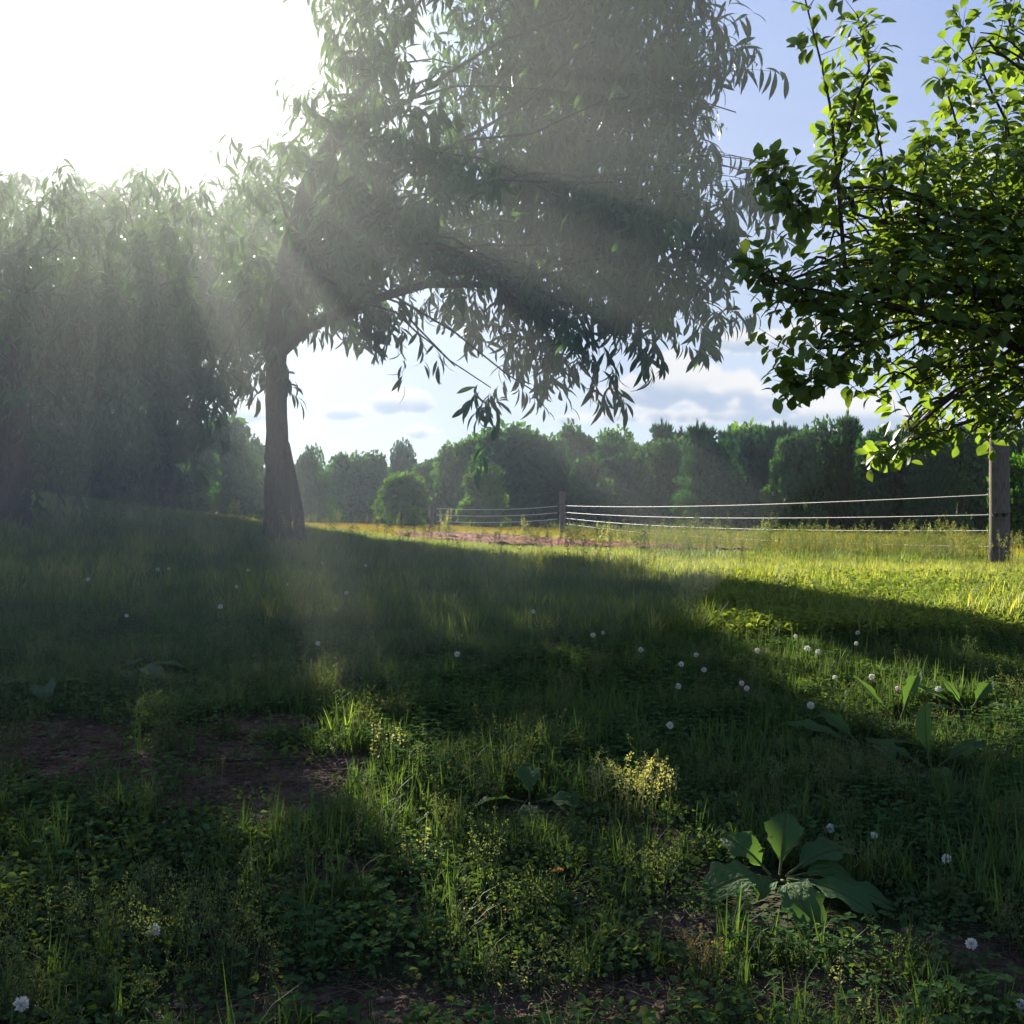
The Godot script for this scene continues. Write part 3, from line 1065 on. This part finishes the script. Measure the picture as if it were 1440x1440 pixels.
func post(label: String, p: Vector3, r: float, h: float, marks: Array) -> Node3D:
	var o := thing("fence_post", label, "fence post", p, 0.0)
	var b := MB.new()
	tube(b, [Vector3(0, -0.1, 0), Vector3(0.01, h * 0.3, 0), Vector3(0, h * 0.7, 0.01), Vector3(0, h - 0.02, 0), Vector3(0, h, 0)], [r * 1.04, r * 1.0, r * 0.97, r * 0.95, r * 0.86], 20, 0.10)
	var top := b.p(Vector3(0, h + 0.004, 0), Vector3.UP)
	var last := b.v.size() - 22
	for k in 20:
		b.t(top, last + k, last + k + 1)
	part("post", b.mesh(), M.post, o)
	for m in marks:
		var ib := MB.new()
		var q := Vector3(cos(m[1]) * r, m[0], sin(m[1]) * r)
		var d := Vector3(cos(m[1]), 0, sin(m[1]))
		tube(ib, [q - d * 0.01, q + d * 0.02, q + d * 0.025, q + d * 0.055], [0.028, 0.028, 0.016, 0.014], 10)
		tube(ib, [q + d * 0.05 - Vector3.UP * 0.022, q + d * 0.05 + Vector3.UP * 0.022], [0.02, 0.05], 10)
		part("insulator", ib.mesh(), M.black, o)
	return o

func fence():
	M.post = mat(Color(0.17, 0.145, 0.12), 0.9, Color.BLACK, 0.2)
	M.post.albedo_texture = noise_tex(0.025, [Color(0.35, 0.32, 0.3), Color(0.85, 0.83, 0.8), Color(1, 1, 1)], 256, 21)
	M.post.uv1_triplanar = true
	M.post.uv1_scale = Vector3(9, 0.9, 9)
	M.post.heightmap_enabled = true
	M.post.heightmap_texture = M.post.albedo_texture
	M.post.heightmap_scale = 1.2
	M.black = mat(Color(0.02, 0.02, 0.022), 0.5)
	M.wire = mat(Color(0.42, 0.41, 0.38), 0.6)
	var a := Vector3(685 / F * 15.0, 0, -15.0)
	a.y = land(a.x, a.z)
	var c := Vector3(71 / F * 40.0, 0, -40.0)
	c.y = land(c.x, c.z)
	var e := Vector3(-113 / F * 41.0, 0, -41.0)
	e.y = land(e.x, e.z)
	var turn := (c - a).normalized()
	var back := atan2(turn.z, turn.x)
	post("thick weathered fence post standing under the fruit tree's leaves", a, 0.137, 1.8, [[0.99, back], [0.70, back], [0.47, back], [0.70, back + 0.8], [0.70, back - 2.2], [0.70, PI / 2]])
	post("slim grey fence post beside the red soil bed", c, 0.115, 1.62, [[1.07, back + PI], [0.82, back + PI], [0.60, back + PI], [0.4, back + PI], [1.05, PI], [0.8, PI], [0.56, PI]])
	post("faint far fence post at the left end of the wires", e, 0.10, 1.05, [[0.9, 0.0], [0.65, 0.0], [0.4, 0.0]])
	var ra := [0.99, 0.70, 0.47, 0.24]
	var rc := [1.07, 0.82, 0.60, 0.4]
	var right := ["top wire of the fence run from thick post to slim post", "second wire down between the thick post and slim post", "third wire down between the thick post and slim post", "lowest wire of the right run, partly lost in grass"]
	for k in 4:
		wire(a + turn * 0.18 + Vector3.UP * ra[k], c - turn * 0.16 + Vector3.UP * rc[k], 0.10 + 0.02 * k, right[k])
	var la := [1.05, 0.8, 0.56]
	var lb := [0.9, 0.65, 0.4]
	var left := ["top wire of the far left run beyond the red soil", "middle wire of the far left run beyond the red soil", "bottom wire of the far left run beyond the red soil"]
	for k in 3:
		wire(c + Vector3(-0.16, la[k], 0), e + Vector3(0.15, lb[k], 0), 0.09, left[k], 0.012)

func wire(a: Vector3, e: Vector3, sag: float, label: String, thick := 0.0042):
	var o := thing("fence_wire", label, "fence wire", a)
	var b := MB.new()
	var pts := []
	for i in 25:
		var t := i / 24.0
		pts.append((e - a) * t + Vector3.DOWN * sag * 4.0 * t * (1.0 - t))
	tube(b, pts, taper(thick, maxf(thick, 0.0085), 24), 5)
	part("strand", b.mesh(), M.wire, o)

var clear := []

func cleared(x: float, z: float) -> bool:
	for c in clear:
		var dx: float = x - c[0].x
		var dz: float = z - c[0].z
		if dx * dx + dz * dz < c[1] * c[1]:
			return true
	return false

func grasses():
	for c in [[1095, 1262, 0.17], [1130, 1300, 0.15], [1180, 1290, 0.13], [1030, 1270, 0.1], [1262, 1022, 0.16], [1362, 1015, 0.15], [1215, 1062, 0.15], [1310, 1100, 0.14], [745, 1150, 0.12], [548, 1082, 0.06], [480, 1042, 0.06], [600, 1228, 0.06], [655, 1305, 0.05], [785, 1262, 0.04], [1195, 1425, 0.05], [735, 1392, 0.05], [895, 1150, 0.1]]:
		clear.append([spot(c[0], c[1]), c[2]])
	rng.seed = 500
	var near_tufts := [tuft(16, 0.035, 0.15, 0.0042, 0.5), tuft(14, 0.045, 0.12, 0.004, 0.8), tuft(18, 0.03, 0.17, 0.0045, 0.4)]
	var mid_tufts := [tuft(13, 0.07, 0.27, 0.010, 0.55), tuft(13, 0.08, 0.22, 0.010, 0.8)]
	var far_tufts := [tuft(14, 0.14, 0.14, 0.014, 0.6, 2)]
	var bufs := [PackedFloat32Array(), PackedFloat32Array(), PackedFloat32Array(), PackedFloat32Array(), PackedFloat32Array(), PackedFloat32Array()]
	# close by
	var n := 0
	while n < 24000:
		var d := sqrt(rf(0.8, 64.0))
		var x := d * rf(-0.56, 0.56)
		n += 1
		var bare := bareness(x, -d)
		var patch := n_patch.get_noise_2d(x * 5.0, d * 5.0)
		# bottom-left is low weeds rather than grass
		var thin := smoothstep(3.4, 2.2, d) * 0.75
		if x < -0.6:
			thin = maxf(thin, smoothstep(4.8, 3.2, d) * 0.85)
		if rng.randf() < bare * 0.97 or rng.randf() < thin - patch * 0.5 or cleared(x, -d):
			continue
		var s := rf(0.6, 1.15) * (0.85 + patch * 0.5)
		var t := Transform3D(Basis(Vector3.UP, rf(0, TAU)).scaled(Vector3(s, s * rf(0.8, 1.2), s)), Vector3(x, soil(x, -d), -d))
		var col := Color(0.040, 0.092, 0.028).lerp(Color(0.080, 0.110, 0.036), rng.randf() * 0.5) * rf(0.6, 1.25)
		put(bufs[rng.randi() % 3], t, col)
	n = 0
	while n < 52000:
		n += 1
		var d := sqrt(rf(30.0, 480.0))
		var x := d * rf(-0.56, 0.56)
		if in_bed(x, -d):
			continue
		var patch := n_patch.get_noise_2d(x * 2.0, d * 2.0)
		var tall := 0.75 + 0.3 * patch
		if x / d > 0.12 and d > 8.5:
			tall *= 0.62        # the shorter sunlit turf on the right
		if d > 11.5 and x / d > -0.14:
			tall *= 0.72
		if d > 19.0:
			tall *= 0.7
		var s := rf(0.7, 1.15) * tall
		var col := Color(0.058, 0.105, 0.030).lerp(Color(0.140, 0.160, 0.050), clampf(0.3 + patch * 0.7 + rf(-0.35, 0.35), 0, 1)) * rf(0.55, 1.3)
		if d > 8.0 and x > 0.0 and rng.randf() < 0.38:
			col = Color(0.15, 0.15, 0.065) * rf(0.8, 1.2)
		put(bufs[3 + rng.randi() % 2], Transform3D(Basis(Vector3.UP, rf(0, TAU)).scaled(Vector3(s, s, s)), Vector3(x, soil(x, -d), -d)), col)
	n = 0
	while n < 42000:
		n += 1
		var d := sqrt(rf(400.0, 4900.0))
		var x := d * rf(-0.6, 0.6)
		if in_bed(x, -d):
			continue
		var s := rf(0.7, 1.25)
		var col := Color(0.10, 0.135, 0.03).lerp(Color(0.19, 0.18, 0.035), rng.randf()) * rf(0.8, 1.15)
		put(bufs[5], Transform3D(Basis(Vector3.UP, rf(0, TAU)).scaled(Vector3(s, s, s)), Vector3(x, soil(x, -d), -d)), col)
	for k in 3:
		scatter_tones("lawn_grass", near_tufts[k], 0.8, bufs[k], 3)
	for k in 2:
		scatter_tones("meadow_grass", mid_tufts[k], 1.35, bufs[3 + k], 4)
	scatter_tones("field_grass", far_tufts[0], 0.9, bufs[5], 3)

	# buttercups that turn the far field yellow
	var fb := MB.new()
	for k in 12:
		var a := rf(0, TAU)
		var r := 0.2 * sqrt(rng.randf())
		var p := Vector3(cos(a) * r, rf(0.08, 0.17), sin(a) * r)
		for j in 5:
			var an := j * TAU / 5
			leaf_shape(fb, Transform3D(facing(Vector3(cos(an), 0.5, sin(an)), Vector3.UP), p), 0.018, 0.016, 0.0, 0.2, 2)
	var buf := PackedFloat32Array()
	for k in 26000:
		var d := sqrt(rf(360.0, 4700.0))
		var x := d * rf(-0.6, 0.6)
		if in_bed(x, -d) or (d < 36.0 and n_patch.get_noise_2d(x * 1.2, d * 1.2) < 0.1):
			continue
		put(buf, Transform3D(Basis(Vector3.UP, rf(0, TAU)), Vector3(x, soil(x, -d), -d)), Color(0.62, 0.48, 0.03) * rf(0.8, 1.1))
	scatter("buttercup_flowers", fb.mesh(), M.dry, buf)

	# tall seeding grass along the fence and on the crest
	var stalk := seed_stalks(8, 0.12, 0.72, 0.13, 20, 0.02)
	var tallblade := tuft(10, 0.09, 0.32, 0.012, 0.5)
	buf = PackedFloat32Array()
	var buf2 := PackedFloat32Array()
	for k in 500:
		var t := rng.randf()
		var x := lerpf(7.6, 1.9, t) + rf(-1.0, 0.9)
		var z := lerpf(-15.3, -38.0, pow(t, 1.5)) + rf(-1.2, 1.2)
		var s := rf(0.45, 0.85)
		var xf := Transform3D(Basis(Vector3.UP, rf(0, TAU)).scaled(Vector3(s, s, s)), Vector3(x, soil(x, z), z))
		put(buf, xf, Color(0.075, 0.115, 0.045) * rf(0.7, 1.2))
		put(buf2, xf, Color(0.07, 0.11, 0.035) * rf(0.8, 1.2))
	for k in 420:
		var d := rf(13.0, 19.0)
		var u := rf(930, 1400) - (d - 13.0) * 12.0
		var x := (u - 720.0) / F * d
		var s := rf(0.6, 1.2) * (0.75 + 0.5 * n_patch.get_noise_2d(x * 3.0, d * 3.0))
		var xf := Transform3D(Basis(Vector3.UP, rf(0, TAU)).scaled(Vector3(s, s, s)), Vector3(x, soil(x, -d), -d))
		if k % 3:
			put(buf, xf, Color(0.08, 0.12, 0.05) * rf(0.7, 1.2))
		put(buf2, xf, Color(0.09, 0.14, 0.04) * rf(0.55, 1.3))
	for k in 260:
		var d := rf(7, 22)
		var x := d * rf(-0.45, 0.5)
		if in_bed(x, -d):
			continue
		var s := rf(0.5, 0.85)
		put(buf, Transform3D(Basis(Vector3.UP, rf(0, TAU)).scaled(Vector3(s, s, s)), Vector3(x, soil(x, -d), -d)), Color(0.14, 0.13, 0.06) * rf(0.7, 1.2))
	scatter_tones("seeding_grass", stalk, 0.7, buf, 3)
	scatter_tones("tall_grass", tallblade, 1.0, buf2, 3)

	# wispy seeding bluegrass among the foreground turf
	var wisp := seed_stalks(12, 0.05, 0.17, 0.06, 22, 0.0055)
	buf = PackedFloat32Array()
	for k in 800:
		var d := sqrt(rf(1.2, 36.0))
		var x := d * rf(-0.55, 0.55)
		if n_patch.get_noise_2d(x * 4.0 + 50.0, d * 4.0) < -0.05 or rng.randf() < bareness(x, -d) * 0.8 or cleared(x, -d):
			continue
		var s := rf(0.6, 1.1)
		put(buf, Transform3D(Basis(Vector3.UP, rf(0, TAU)).scaled(Vector3(s, s, s)), Vector3(x, soil(x, -d), -d)), Color(0.085, 0.115, 0.05) * rf(0.7, 1.3))
	scatter_tones("wispy_grass", wisp, 0.8, buf, 3)

	# low creeping weeds and clover leaves
	var wb := MB.new()
	for k in 30:
		var a := rf(0, TAU)
		var r := 0.06 * sqrt(rng.randf())
		var p := Vector3(cos(a) * r, rf(0.005, 0.045), sin(a) * r)
		leaf_shape(wb, Transform3D(facing(Vector3(cos(a), rf(-0.2, 0.6), sin(a)) + rv() * 0.6, Vector3.UP + rv() * 0.8, rf(0.6, 1.2)), p), 0.016, 0.010, 0.25, 0.25, 3)
	var cb := MB.new()
	for k in 7:
		var a := rf(0, TAU)
		var r := 0.06 * sqrt(rng.randf())
		var p := Vector3(cos(a) * r, rf(0.03, 0.07), sin(a) * r)
		tube(cb, [Vector3(p.x * 0.6, -0.01, p.z * 0.6), p], [0.0009, 0.0007], 3)
		for j in 4:
			var an := a + j * TAU / 3
			leaf_shape(cb, Transform3D(facing(Vector3(cos(an), 0.12, sin(an)), Vector3.UP + rv() * 0.5), p), 0.012, 0.012, 0.1, 0.2, 3, 0.75)
	buf = PackedFloat32Array()
	buf2 = PackedFloat32Array()
	for k in 9000:
		var d := sqrt(rf(1.0, 30.0))
		var x := d * rf(-0.58, 0.58)
		var bare := bareness(x, -d)
		if rng.randf() < bare * 0.9 or cleared(x, -d):
			continue
		var p := n_patch.get_noise_2d(x * 3.0 - 40.0, d * 3.0)
		var s := rf(0.7, 1.4)
		var xf := Transform3D(Basis(Vector3.UP, rf(0, TAU)).scaled(Vector3(s, s, s)), Vector3(x, soil(x, -d), -d))
		var weedy := d < 2.9 or x < -0.4
		if p < 0.0 or (weedy and rng.randf() < 0.6):
			put(buf, xf, Color(0.050, 0.086, 0.032) * rf(0.6, 1.3))
		else:
			put(buf2, xf, Color(0.045, 0.09, 0.03) * rf(0.65, 1.3))
	scatter_tones("creeping_weeds", wb.mesh(), 0.75, buf, 3, self, 1.0, 0.02)
	scatter_tones("clover_leaves", cb.mesh(), 0.75, buf2, 3, self, 1.0, 0.02)
	# broad weeds in the sunny patch on the right
	buf = PackedFloat32Array()
	for k in 4200:
		var u := rf(1010, 1480)
		var v := rf(818, 905)
		var q := spot(u, v)
		if n_patch.get_noise_2d(q.x * 3.0, q.z * 3.0) < -0.15:
			continue
		var s := rf(1.3, 2.6)
		put(buf, Transform3D(Basis(Vector3.UP, rf(0, TAU)).scaled(Vector3(s, s, s)), q), Color(0.115, 0.165, 0.04) * rf(0.8, 1.2))
	scatter_tones("creeping_weeds", wb.mesh(), 0.75, buf, 3, self, 1.0, 0.02)

	# straw and dead stems on the bare soil
	var sb := MB.new()
	for k in 7:
		var a := rf(0, TAU)
		var c := Vector3(rf(-0.05, 0.05), rf(0.003, 0.02), rf(-0.05, 0.05))
		var d := Vector3(cos(a), rf(-0.1, 0.2), sin(a))
		var l := rf(0.02, 0.075)
		tube(sb, curve_pts(c - d * l * 0.5, c + rv() * 0.012, c + d * l * 0.5, 3), taper(0.0010, 0.0006, 3), 3)
	buf = PackedFloat32Array()
	for k in 9000:
		var d := sqrt(rf(0.7, 26.0))
		var x := d * rf(-0.58, 0.58)
		var bare := bareness(x, -d)
		if rng.randf() > 0.2 + bare * 0.55:
			continue
		var s := rf(0.6, 1.3)
		put(buf, Transform3D(Basis(Vector3.UP, rf(0, TAU)).scaled(Vector3(s, s, s)), Vector3(x, soil(x, -d), -d)), Color(0.22, 0.165, 0.105).lerp(Color(0.07, 0.052, 0.038), sqrt(rng.randf())) * rf(0.7, 1.2))
	var clods := PackedFloat32Array()
	for k in 9000:
		var d := sqrt(rf(0.9, 22.0))
		var x := d * rf(-0.58, 0.58)
		if rng.randf() > bareness(x, -d):
			continue
		var s := 0.006 * pow(rf(0.4, 1.5), 2.0)
		put(clods, Transform3D(Basis.from_euler(Vector3(rf(0, 6), rf(0, 6), rf(0, 6))).scaled(Vector3(s, s * rf(0.5, 0.9), s)), Vector3(x, soil(x, -d) + s * 0.3, -d)), Color(0.12, 0.08, 0.056) * rf(0.6, 1.3))
	var ball := SphereMesh.new()
	ball.radius = 1.0
	ball.height = 2.0
	ball.radial_segments = 6
	ball.rings = 3
	scatter("soil_crumbs", ball, M.dry, clods)
	scatter("straw_litter", sb.mesh(), M.dry, buf)

func in_bed(x: float, z: float) -> bool:
	if z > -19.0 or z < -37.0 or x < -9.0 or x > 5.5:
		return false
	if not M.has("bed"):
		M.bed = PackedVector2Array([Vector2(-2.2, -22), Vector2(-0.6, -20.4), Vector2(4.0, -19.4), Vector2(4.9, -20.6), Vector2(2.9, -24), Vector2(0.6, -30), Vector2(-1.2, -35), Vector2(-4.0, -35)])
	return Geometry2D.is_point_in_polygon(Vector2(x + rf(-0.25, 0.25), z + rf(-0.25, 0.25)), M.bed)

func plants():
	rng.seed = 900
	var o: Node3D
	# broad-leaved docks; leaf azimuth 0 points right, PI/2 towards the camera
	o = thing("dock_plant", "large dock with broad dark leaves spread flat near the bottom right", "weed", spot(1095, 1262))
	broad_plant(o, [[0.30, 0.02, 0.22, 0.095, 0.22, 0.05], [0.72, 0.12, 0.19, 0.09, 0.4, 0.05], [1.5, 0.2, 0.16, 0.09, 0.6, 0.05], [2.75, 0.3, 0.16, 0.12, 0.55, 0.05], [-1.2, 0.8, 0.16, 0.085, 0.25, 0.05], [-0.45, 0.4, 0.19, 0.10, 0.3, 0.05], [-2.5, 0.75, 0.13, 0.09, 0.3, 0.07], [2.2, 0.2, 0.08, 0.05, 0.4, 0.06], [-0.05, 0.15, 0.16, 0.08, 0.35, 0.05]], M.dock)
	o = thing("dock_plant", "upright dock with tall leaves beside a pink clover head", "weed", spot(1262, 1022))
	broad_plant(o, [[-0.7, 0.95, 0.20, 0.055, 0.1, 0.05], [-2.4, 0.85, 0.18, 0.065, 0.1, 0.05], [2.6, 0.9, 0.10, 0.04, 0.15, 0.05], [0.3, 0.4, 0.12, 0.04, 0.3, 0.05], [1.6, 0.2, 0.12, 0.045, 0.3, 0.05]], M.dock)
	o = thing("dock_plant", "half lit dock right of the one with tall leaves", "weed", spot(1362, 1015))
	broad_plant(o, [[-2.7, 0.5, 0.20, 0.07, 0.15, 0.05], [-2.0, 0.9, 0.14, 0.05, 0.15, 0.05], [-0.6, 0.7, 0.16, 0.055, 0.2, 0.05], [2.9, 0.2, 0.17, 0.06, 0.2, 0.05], [0.6, 0.4, 0.15, 0.06, 0.3, 0.05]], M.dock)
	o = thing("dock_plant", "dim dock with long leaves lying left of the one with tall leaves", "weed", spot(1215, 1062))
	broad_plant(o, [[-2.9, 0.4, 0.22, 0.07, 0.15, 0.05], [-2.2, 0.6, 0.16, 0.06, 0.15, 0.05], [0.2, 0.3, 0.16, 0.06, 0.3, 0.05], [1.3, 0.3, 0.14, 0.06, 0.4, 0.05]], M.dock)
	o = thing("dock_plant", "dim dock with one leaf standing edge-on, below the half lit dock", "weed", spot(1310, 1100))
	broad_plant(o, [[-1.5, 1.2, 0.18, 0.06, 0.1, 0.05], [-0.3, 0.5, 0.18, 0.06, 0.2, 0.05], [-2.6, 0.5, 0.17, 0.06, 0.2, 0.05], [1.7, 0.3, 0.13, 0.05, 0.4, 0.05]], M.dock)
	o = thing("dock_plant", "dark flat dock just above the orange leaf", "weed", spot(745, 1150))
	broad_plant(o, [[-1.6, 0.7, 0.12, 0.07, 0.2, 0.05], [0.4, 0.3, 0.13, 0.075, 0.3, 0.05], [2.8, 0.3, 0.13, 0.075, 0.3, 0.05], [1.6, 0.1, 0.11, 0.06, 0.4, 0.05]], M.dock)
	o = thing("broad_leaf_plant", "pale plant with broad hazy leaves in the left mid grass", "weed", spot(185, 960))
	broad_plant(o, [[-0.4, 0.35, 0.2, 0.1, 0.5, 0.04], [2.6, 0.3, 0.18, 0.1, 0.5, 0.04], [-1.9, 0.5, 0.15, 0.09, 0.5, 0.04], [1.5, 0.2, 0.15, 0.08, 0.6, 0.04], [0.6, 0.4, 0.15, 0.08, 0.6, 0.04]], M.pale_leaf)
	o = thing("broad_leaf_plant", "pale flat-leaved plant at the left edge above the bare soil", "weed", spot(62, 985))
	broad_plant(o, [[-0.3, 0.3, 0.18, 0.1, 0.5, 0.04], [2.9, 0.35, 0.16, 0.09, 0.5, 0.04], [1.2, 0.3, 0.15, 0.09, 0.6, 0.04], [-1.5, 0.4, 0.13, 0.08, 0.6, 0.04]], M.pale_leaf)
	# sunlit weeds
	o = thing("spike_weed", "sunlit cluster of pale flower spikes beside the bright grass tuft", "weed", spot(548, 1082))
	spike_weed(o, 11, 0.15, 0.055, M.weed, 0.013)
	o = thing("spike_weed", "half lit weed spikes below the bright low grass", "weed", spot(600, 1228))
	spike_weed(o, 12, 0.12, 0.06, M.weed, 0.012)
	o = thing("spike_weed", "lit weed spikes left of the orange leaf", "weed", spot(655, 1305))
	spike_weed(o, 9, 0.09, 0.045, M.weed, 0.011)
	o = thing("spike_weed", "bright leaning weed sprigs just above the straw, bottom middle", "weed", spot(735, 1392))
	spike_weed(o, 9, 0.075, 0.05, M.weed, 0.011, 0.9)
	o = thing("spike_weed", "tall thin lit weed spike below the large dock", "weed", spot(1195, 1425))
	spike_weed(o, 5, 0.115, 0.03, M.weed, 0.009, 0.3)
	o = thing("spike_weed", "reddish withered weed spike right of the lit spikes", "weed", spot(695, 1310))
	spike_weed(o, 2, 0.09, 0.01, leafy(Color(0.24, 0.11, 0.06), 0.6), 0.009, 0.5)
	# tufts that stand out
	o = thing("grass_tuft", "bright broad-bladed grass tuft on the bare soil's edge", "grass tuft", spot(480, 1042))
	blades_thing(o, 26, 0.05, 0.20, 0.008, 0.8, M.blade)
	o = thing("grass_tuft", "low sunlit clump of short grass below the pale spikes", "grass tuft", spot(540, 1150))
	blades_thing(o, 70, 0.11, 0.085, 0.005, 1.1, M.blade)
	o = thing("grass_tuft", "small lit grass clump left of the half lit spikes", "grass tuft", spot(355, 1208))
	blades_thing(o, 22, 0.04, 0.06, 0.004, 1.0, M.blade)
	o = thing("grass_tuft", "grass clump with seed stalks beside the orange leaf", "grass tuft", spot(770, 1265))
	blades_thing(o, 34, 0.05, 0.10, 0.0035, 0.8, M.blade)
	o = thing("feathery_grass", "sunlit feathery seeding grass clump in the middle foreground", "grass tuft", spot(895, 1150))
	var fg := part("seed_heads", seed_stalks(46, 0.12, 0.14, 0.06, 34, 0.008), leafy(Color(0.20, 0.225, 0.115), 0.9), o)
	fg.set_meta("kind", "stuff")
	blades_thing(o, 30, 0.08, 0.09, 0.003, 0.6, M.blade)
	o = thing("feathery_grass", "dull seeding grass clump on the straw at the bottom", "grass tuft", spot(990, 1392))
	fg = part("seed_heads", seed_stalks(16, 0.035, 0.10, 0.035, 24, 0.006), leafy(Color(0.15, 0.13, 0.075), 0.9), o)
	fg.set_meta("kind", "stuff")
	blades_thing(o, 26, 0.035, 0.07, 0.0025, 0.8, M.blade)
	# litter
	o = thing("fallen_leaf", "orange dead leaf lying in the dark weeds", "leaf", spot(785, 1254) + Vector3.UP * 0.035, 0.3)
	var lb := MB.new()
	leaf_shape(lb, Transform3D(facing(Vector3(1, 0.15, -0.2), Vector3(0, 1, 0.6)), Vector3(-0.02, 0, 0)), 0.042, 0.013, 0.2, 0.5, 6)
	part("blade", lb.mesh(), mat(Color(0.42, 0.17, 0.035), 0.7, Color(0.9, 0.45, 0.1)), o)
	o = thing("dead_branch", "short dead branch lying on the bare soil at left", "branch", spot(345, 1084))
	var sb := MB.new()
	tube(sb, [Vector3(-0.14, 0.012, 0.0), Vector3(-0.06, 0.02, 0.01), Vector3(0.03, 0.018, -0.01), Vector3(0.11, 0.022, 0.0)], [0.004, 0.008, 0.007, 0.003], 8, 0.3)
	part("stick", sb.mesh(), M.bark, o)
	o = thing("dead_twig", "pale forked twig lying on the straw at bottom left", "twig", spot(370, 1412))
	sb = MB.new()
	tube(sb, [Vector3(-0.07, 0.006, 0.035), Vector3(-0.02, 0.012, 0.012), Vector3(0.03, 0.012, -0.012), Vector3(0.06, 0.016, -0.02)], [0.0025, 0.003, 0.002, 0.001], 6)
	tube(sb, [Vector3(0.0, 0.012, 0.0), Vector3(0.03, 0.02, 0.004), Vector3(0.05, 0.024, -0.002)], [0.002, 0.0015, 0.001], 5)
	part("stick", sb.mesh(), M.straw, o)
	# upright weeds beside the tilled bed and the post
	for w in [[626, 752, 0.9, "tall leafy weed by the red soil under the far wires, left one"], [738, 752, 0.95, "tall leafy weed by the red soil, next to the slim post"], [1303, 765, 0.75, "pale leafy weed at the foot of the thick post"], [850, 768, 0.6, "bushy weed right of the slim post on the soil edge"], [1075, 770, 0.7, "bushy weed in the tall grass below the right wires"]]:
		var p := spot(w[0], w[1])
		o = thing("tall_weed", w[3], "weed", p)
		spike_weed(o, 6, w[2], 0.16, M.weed, 0.075, 0.18, 0.045)

func clover():
	rng.seed = 1200
	var heads := [clover_head(0.011), clover_head(0.010), clover_head(0.012)]
	var a := "white clover head in the dim grass left below the peach trunk"
	var b := "white clover head in the shaded grass between middle and right"
	var list := [
		[124, 815, a], [237, 800, a], [333, 825, a], [349, 802, a], [453, 792, a], [514, 795, a], [310, 853, a], [405, 822, a], [471, 858, a], [222, 801, a], [178, 866, a], [487, 834, a],
		[447, 905, "single white clover head standing above the bright grass tuft"], [643, 920, "white clover head in mid grass, below left of the lone high one"], [750, 860, "lone white clover head high in the middle of the grass"],
		[848, 890, b], [834, 893, b], [901, 914, b], [958, 934, b], [979, 921, b], [990, 942, b], [954, 965, b], [1119, 895, b], [1150, 917, b], [1206, 890, b], [1204, 905, b], [1135, 912, b], [1065, 915, b], [1174, 953, b], [1226, 952, b],
		[1043, 961, "pinkish clover head touching a white one in the dark grass"], [1050, 968, "white clover head touching a pinkish one in the dark grass"], [942, 1020, "lowest white clover head in the dark middle grass"], [1140, 992, "white clover head above the dim long-leaved dock"], [1262, 968, "pinkish clover head beside the upright dock's tall leaf"], [1319, 969, "white clover head between the upright dock and the half lit dock"],
		[1168, 1165, "white clover head above the large flat dock"], [1229, 1175, "white clover head just up right of the large flat dock"], [1331, 1208, "white clover head a little right of the large dock, above bare soil"], [1366, 1327, "large white clover head over bare soil right of the large dock"], [1437, 1413, "white clover head cut by the right edge at the bottom"], [216, 1308, "white clover head alone in the low weeds at lower left"], [30, 1412, "white clover head in the bottom left corner"]]
	for kind in [a, b]:
		var same := list.filter(func(e): return e[2] == kind)
		same.sort_custom(func(e, g): return e[0] < g[0])
		for i in same.size():
			same[i][2] = "%s, %s from the left" % [kind, NTH[i]]
	for i in list.size():
		var c: Array = list[i]
		var h := rf(0.10, 0.17)
		if c[1] > 1100:
			h = rf(0.05, 0.08)
		var p := spot(c[0], c[1], h)
		var o := thing("clover_flower", c[2], "flower", p, rf(0, TAU), "white clover heads in the grass")
		var y: float = EYE + (720.0 - c[1]) / F * -p.z - p.y
		var sb := MB.new()
		tube(sb, curve_pts(Vector3(rf(-0.02, 0.02), -0.01, rf(-0.02, 0.02)), Vector3(0, y * 0.6, 0), Vector3(0, y, 0), 4), taper(0.0013, 0.001, 4), 5)
		part("stem", sb.mesh(), M.stem, o)
		var hd := part("flower_head", heads[i % 3], M.pink if c[2].contains("pink") else M.white, o, Vector3(0, y, 0))
		hd.rotation = Vector3(rf(-0.4, 0.4), rf(0, TAU), rf(-0.4, 0.4))
		hd.scale = Vector3.ONE * rf(0.9, 1.2)
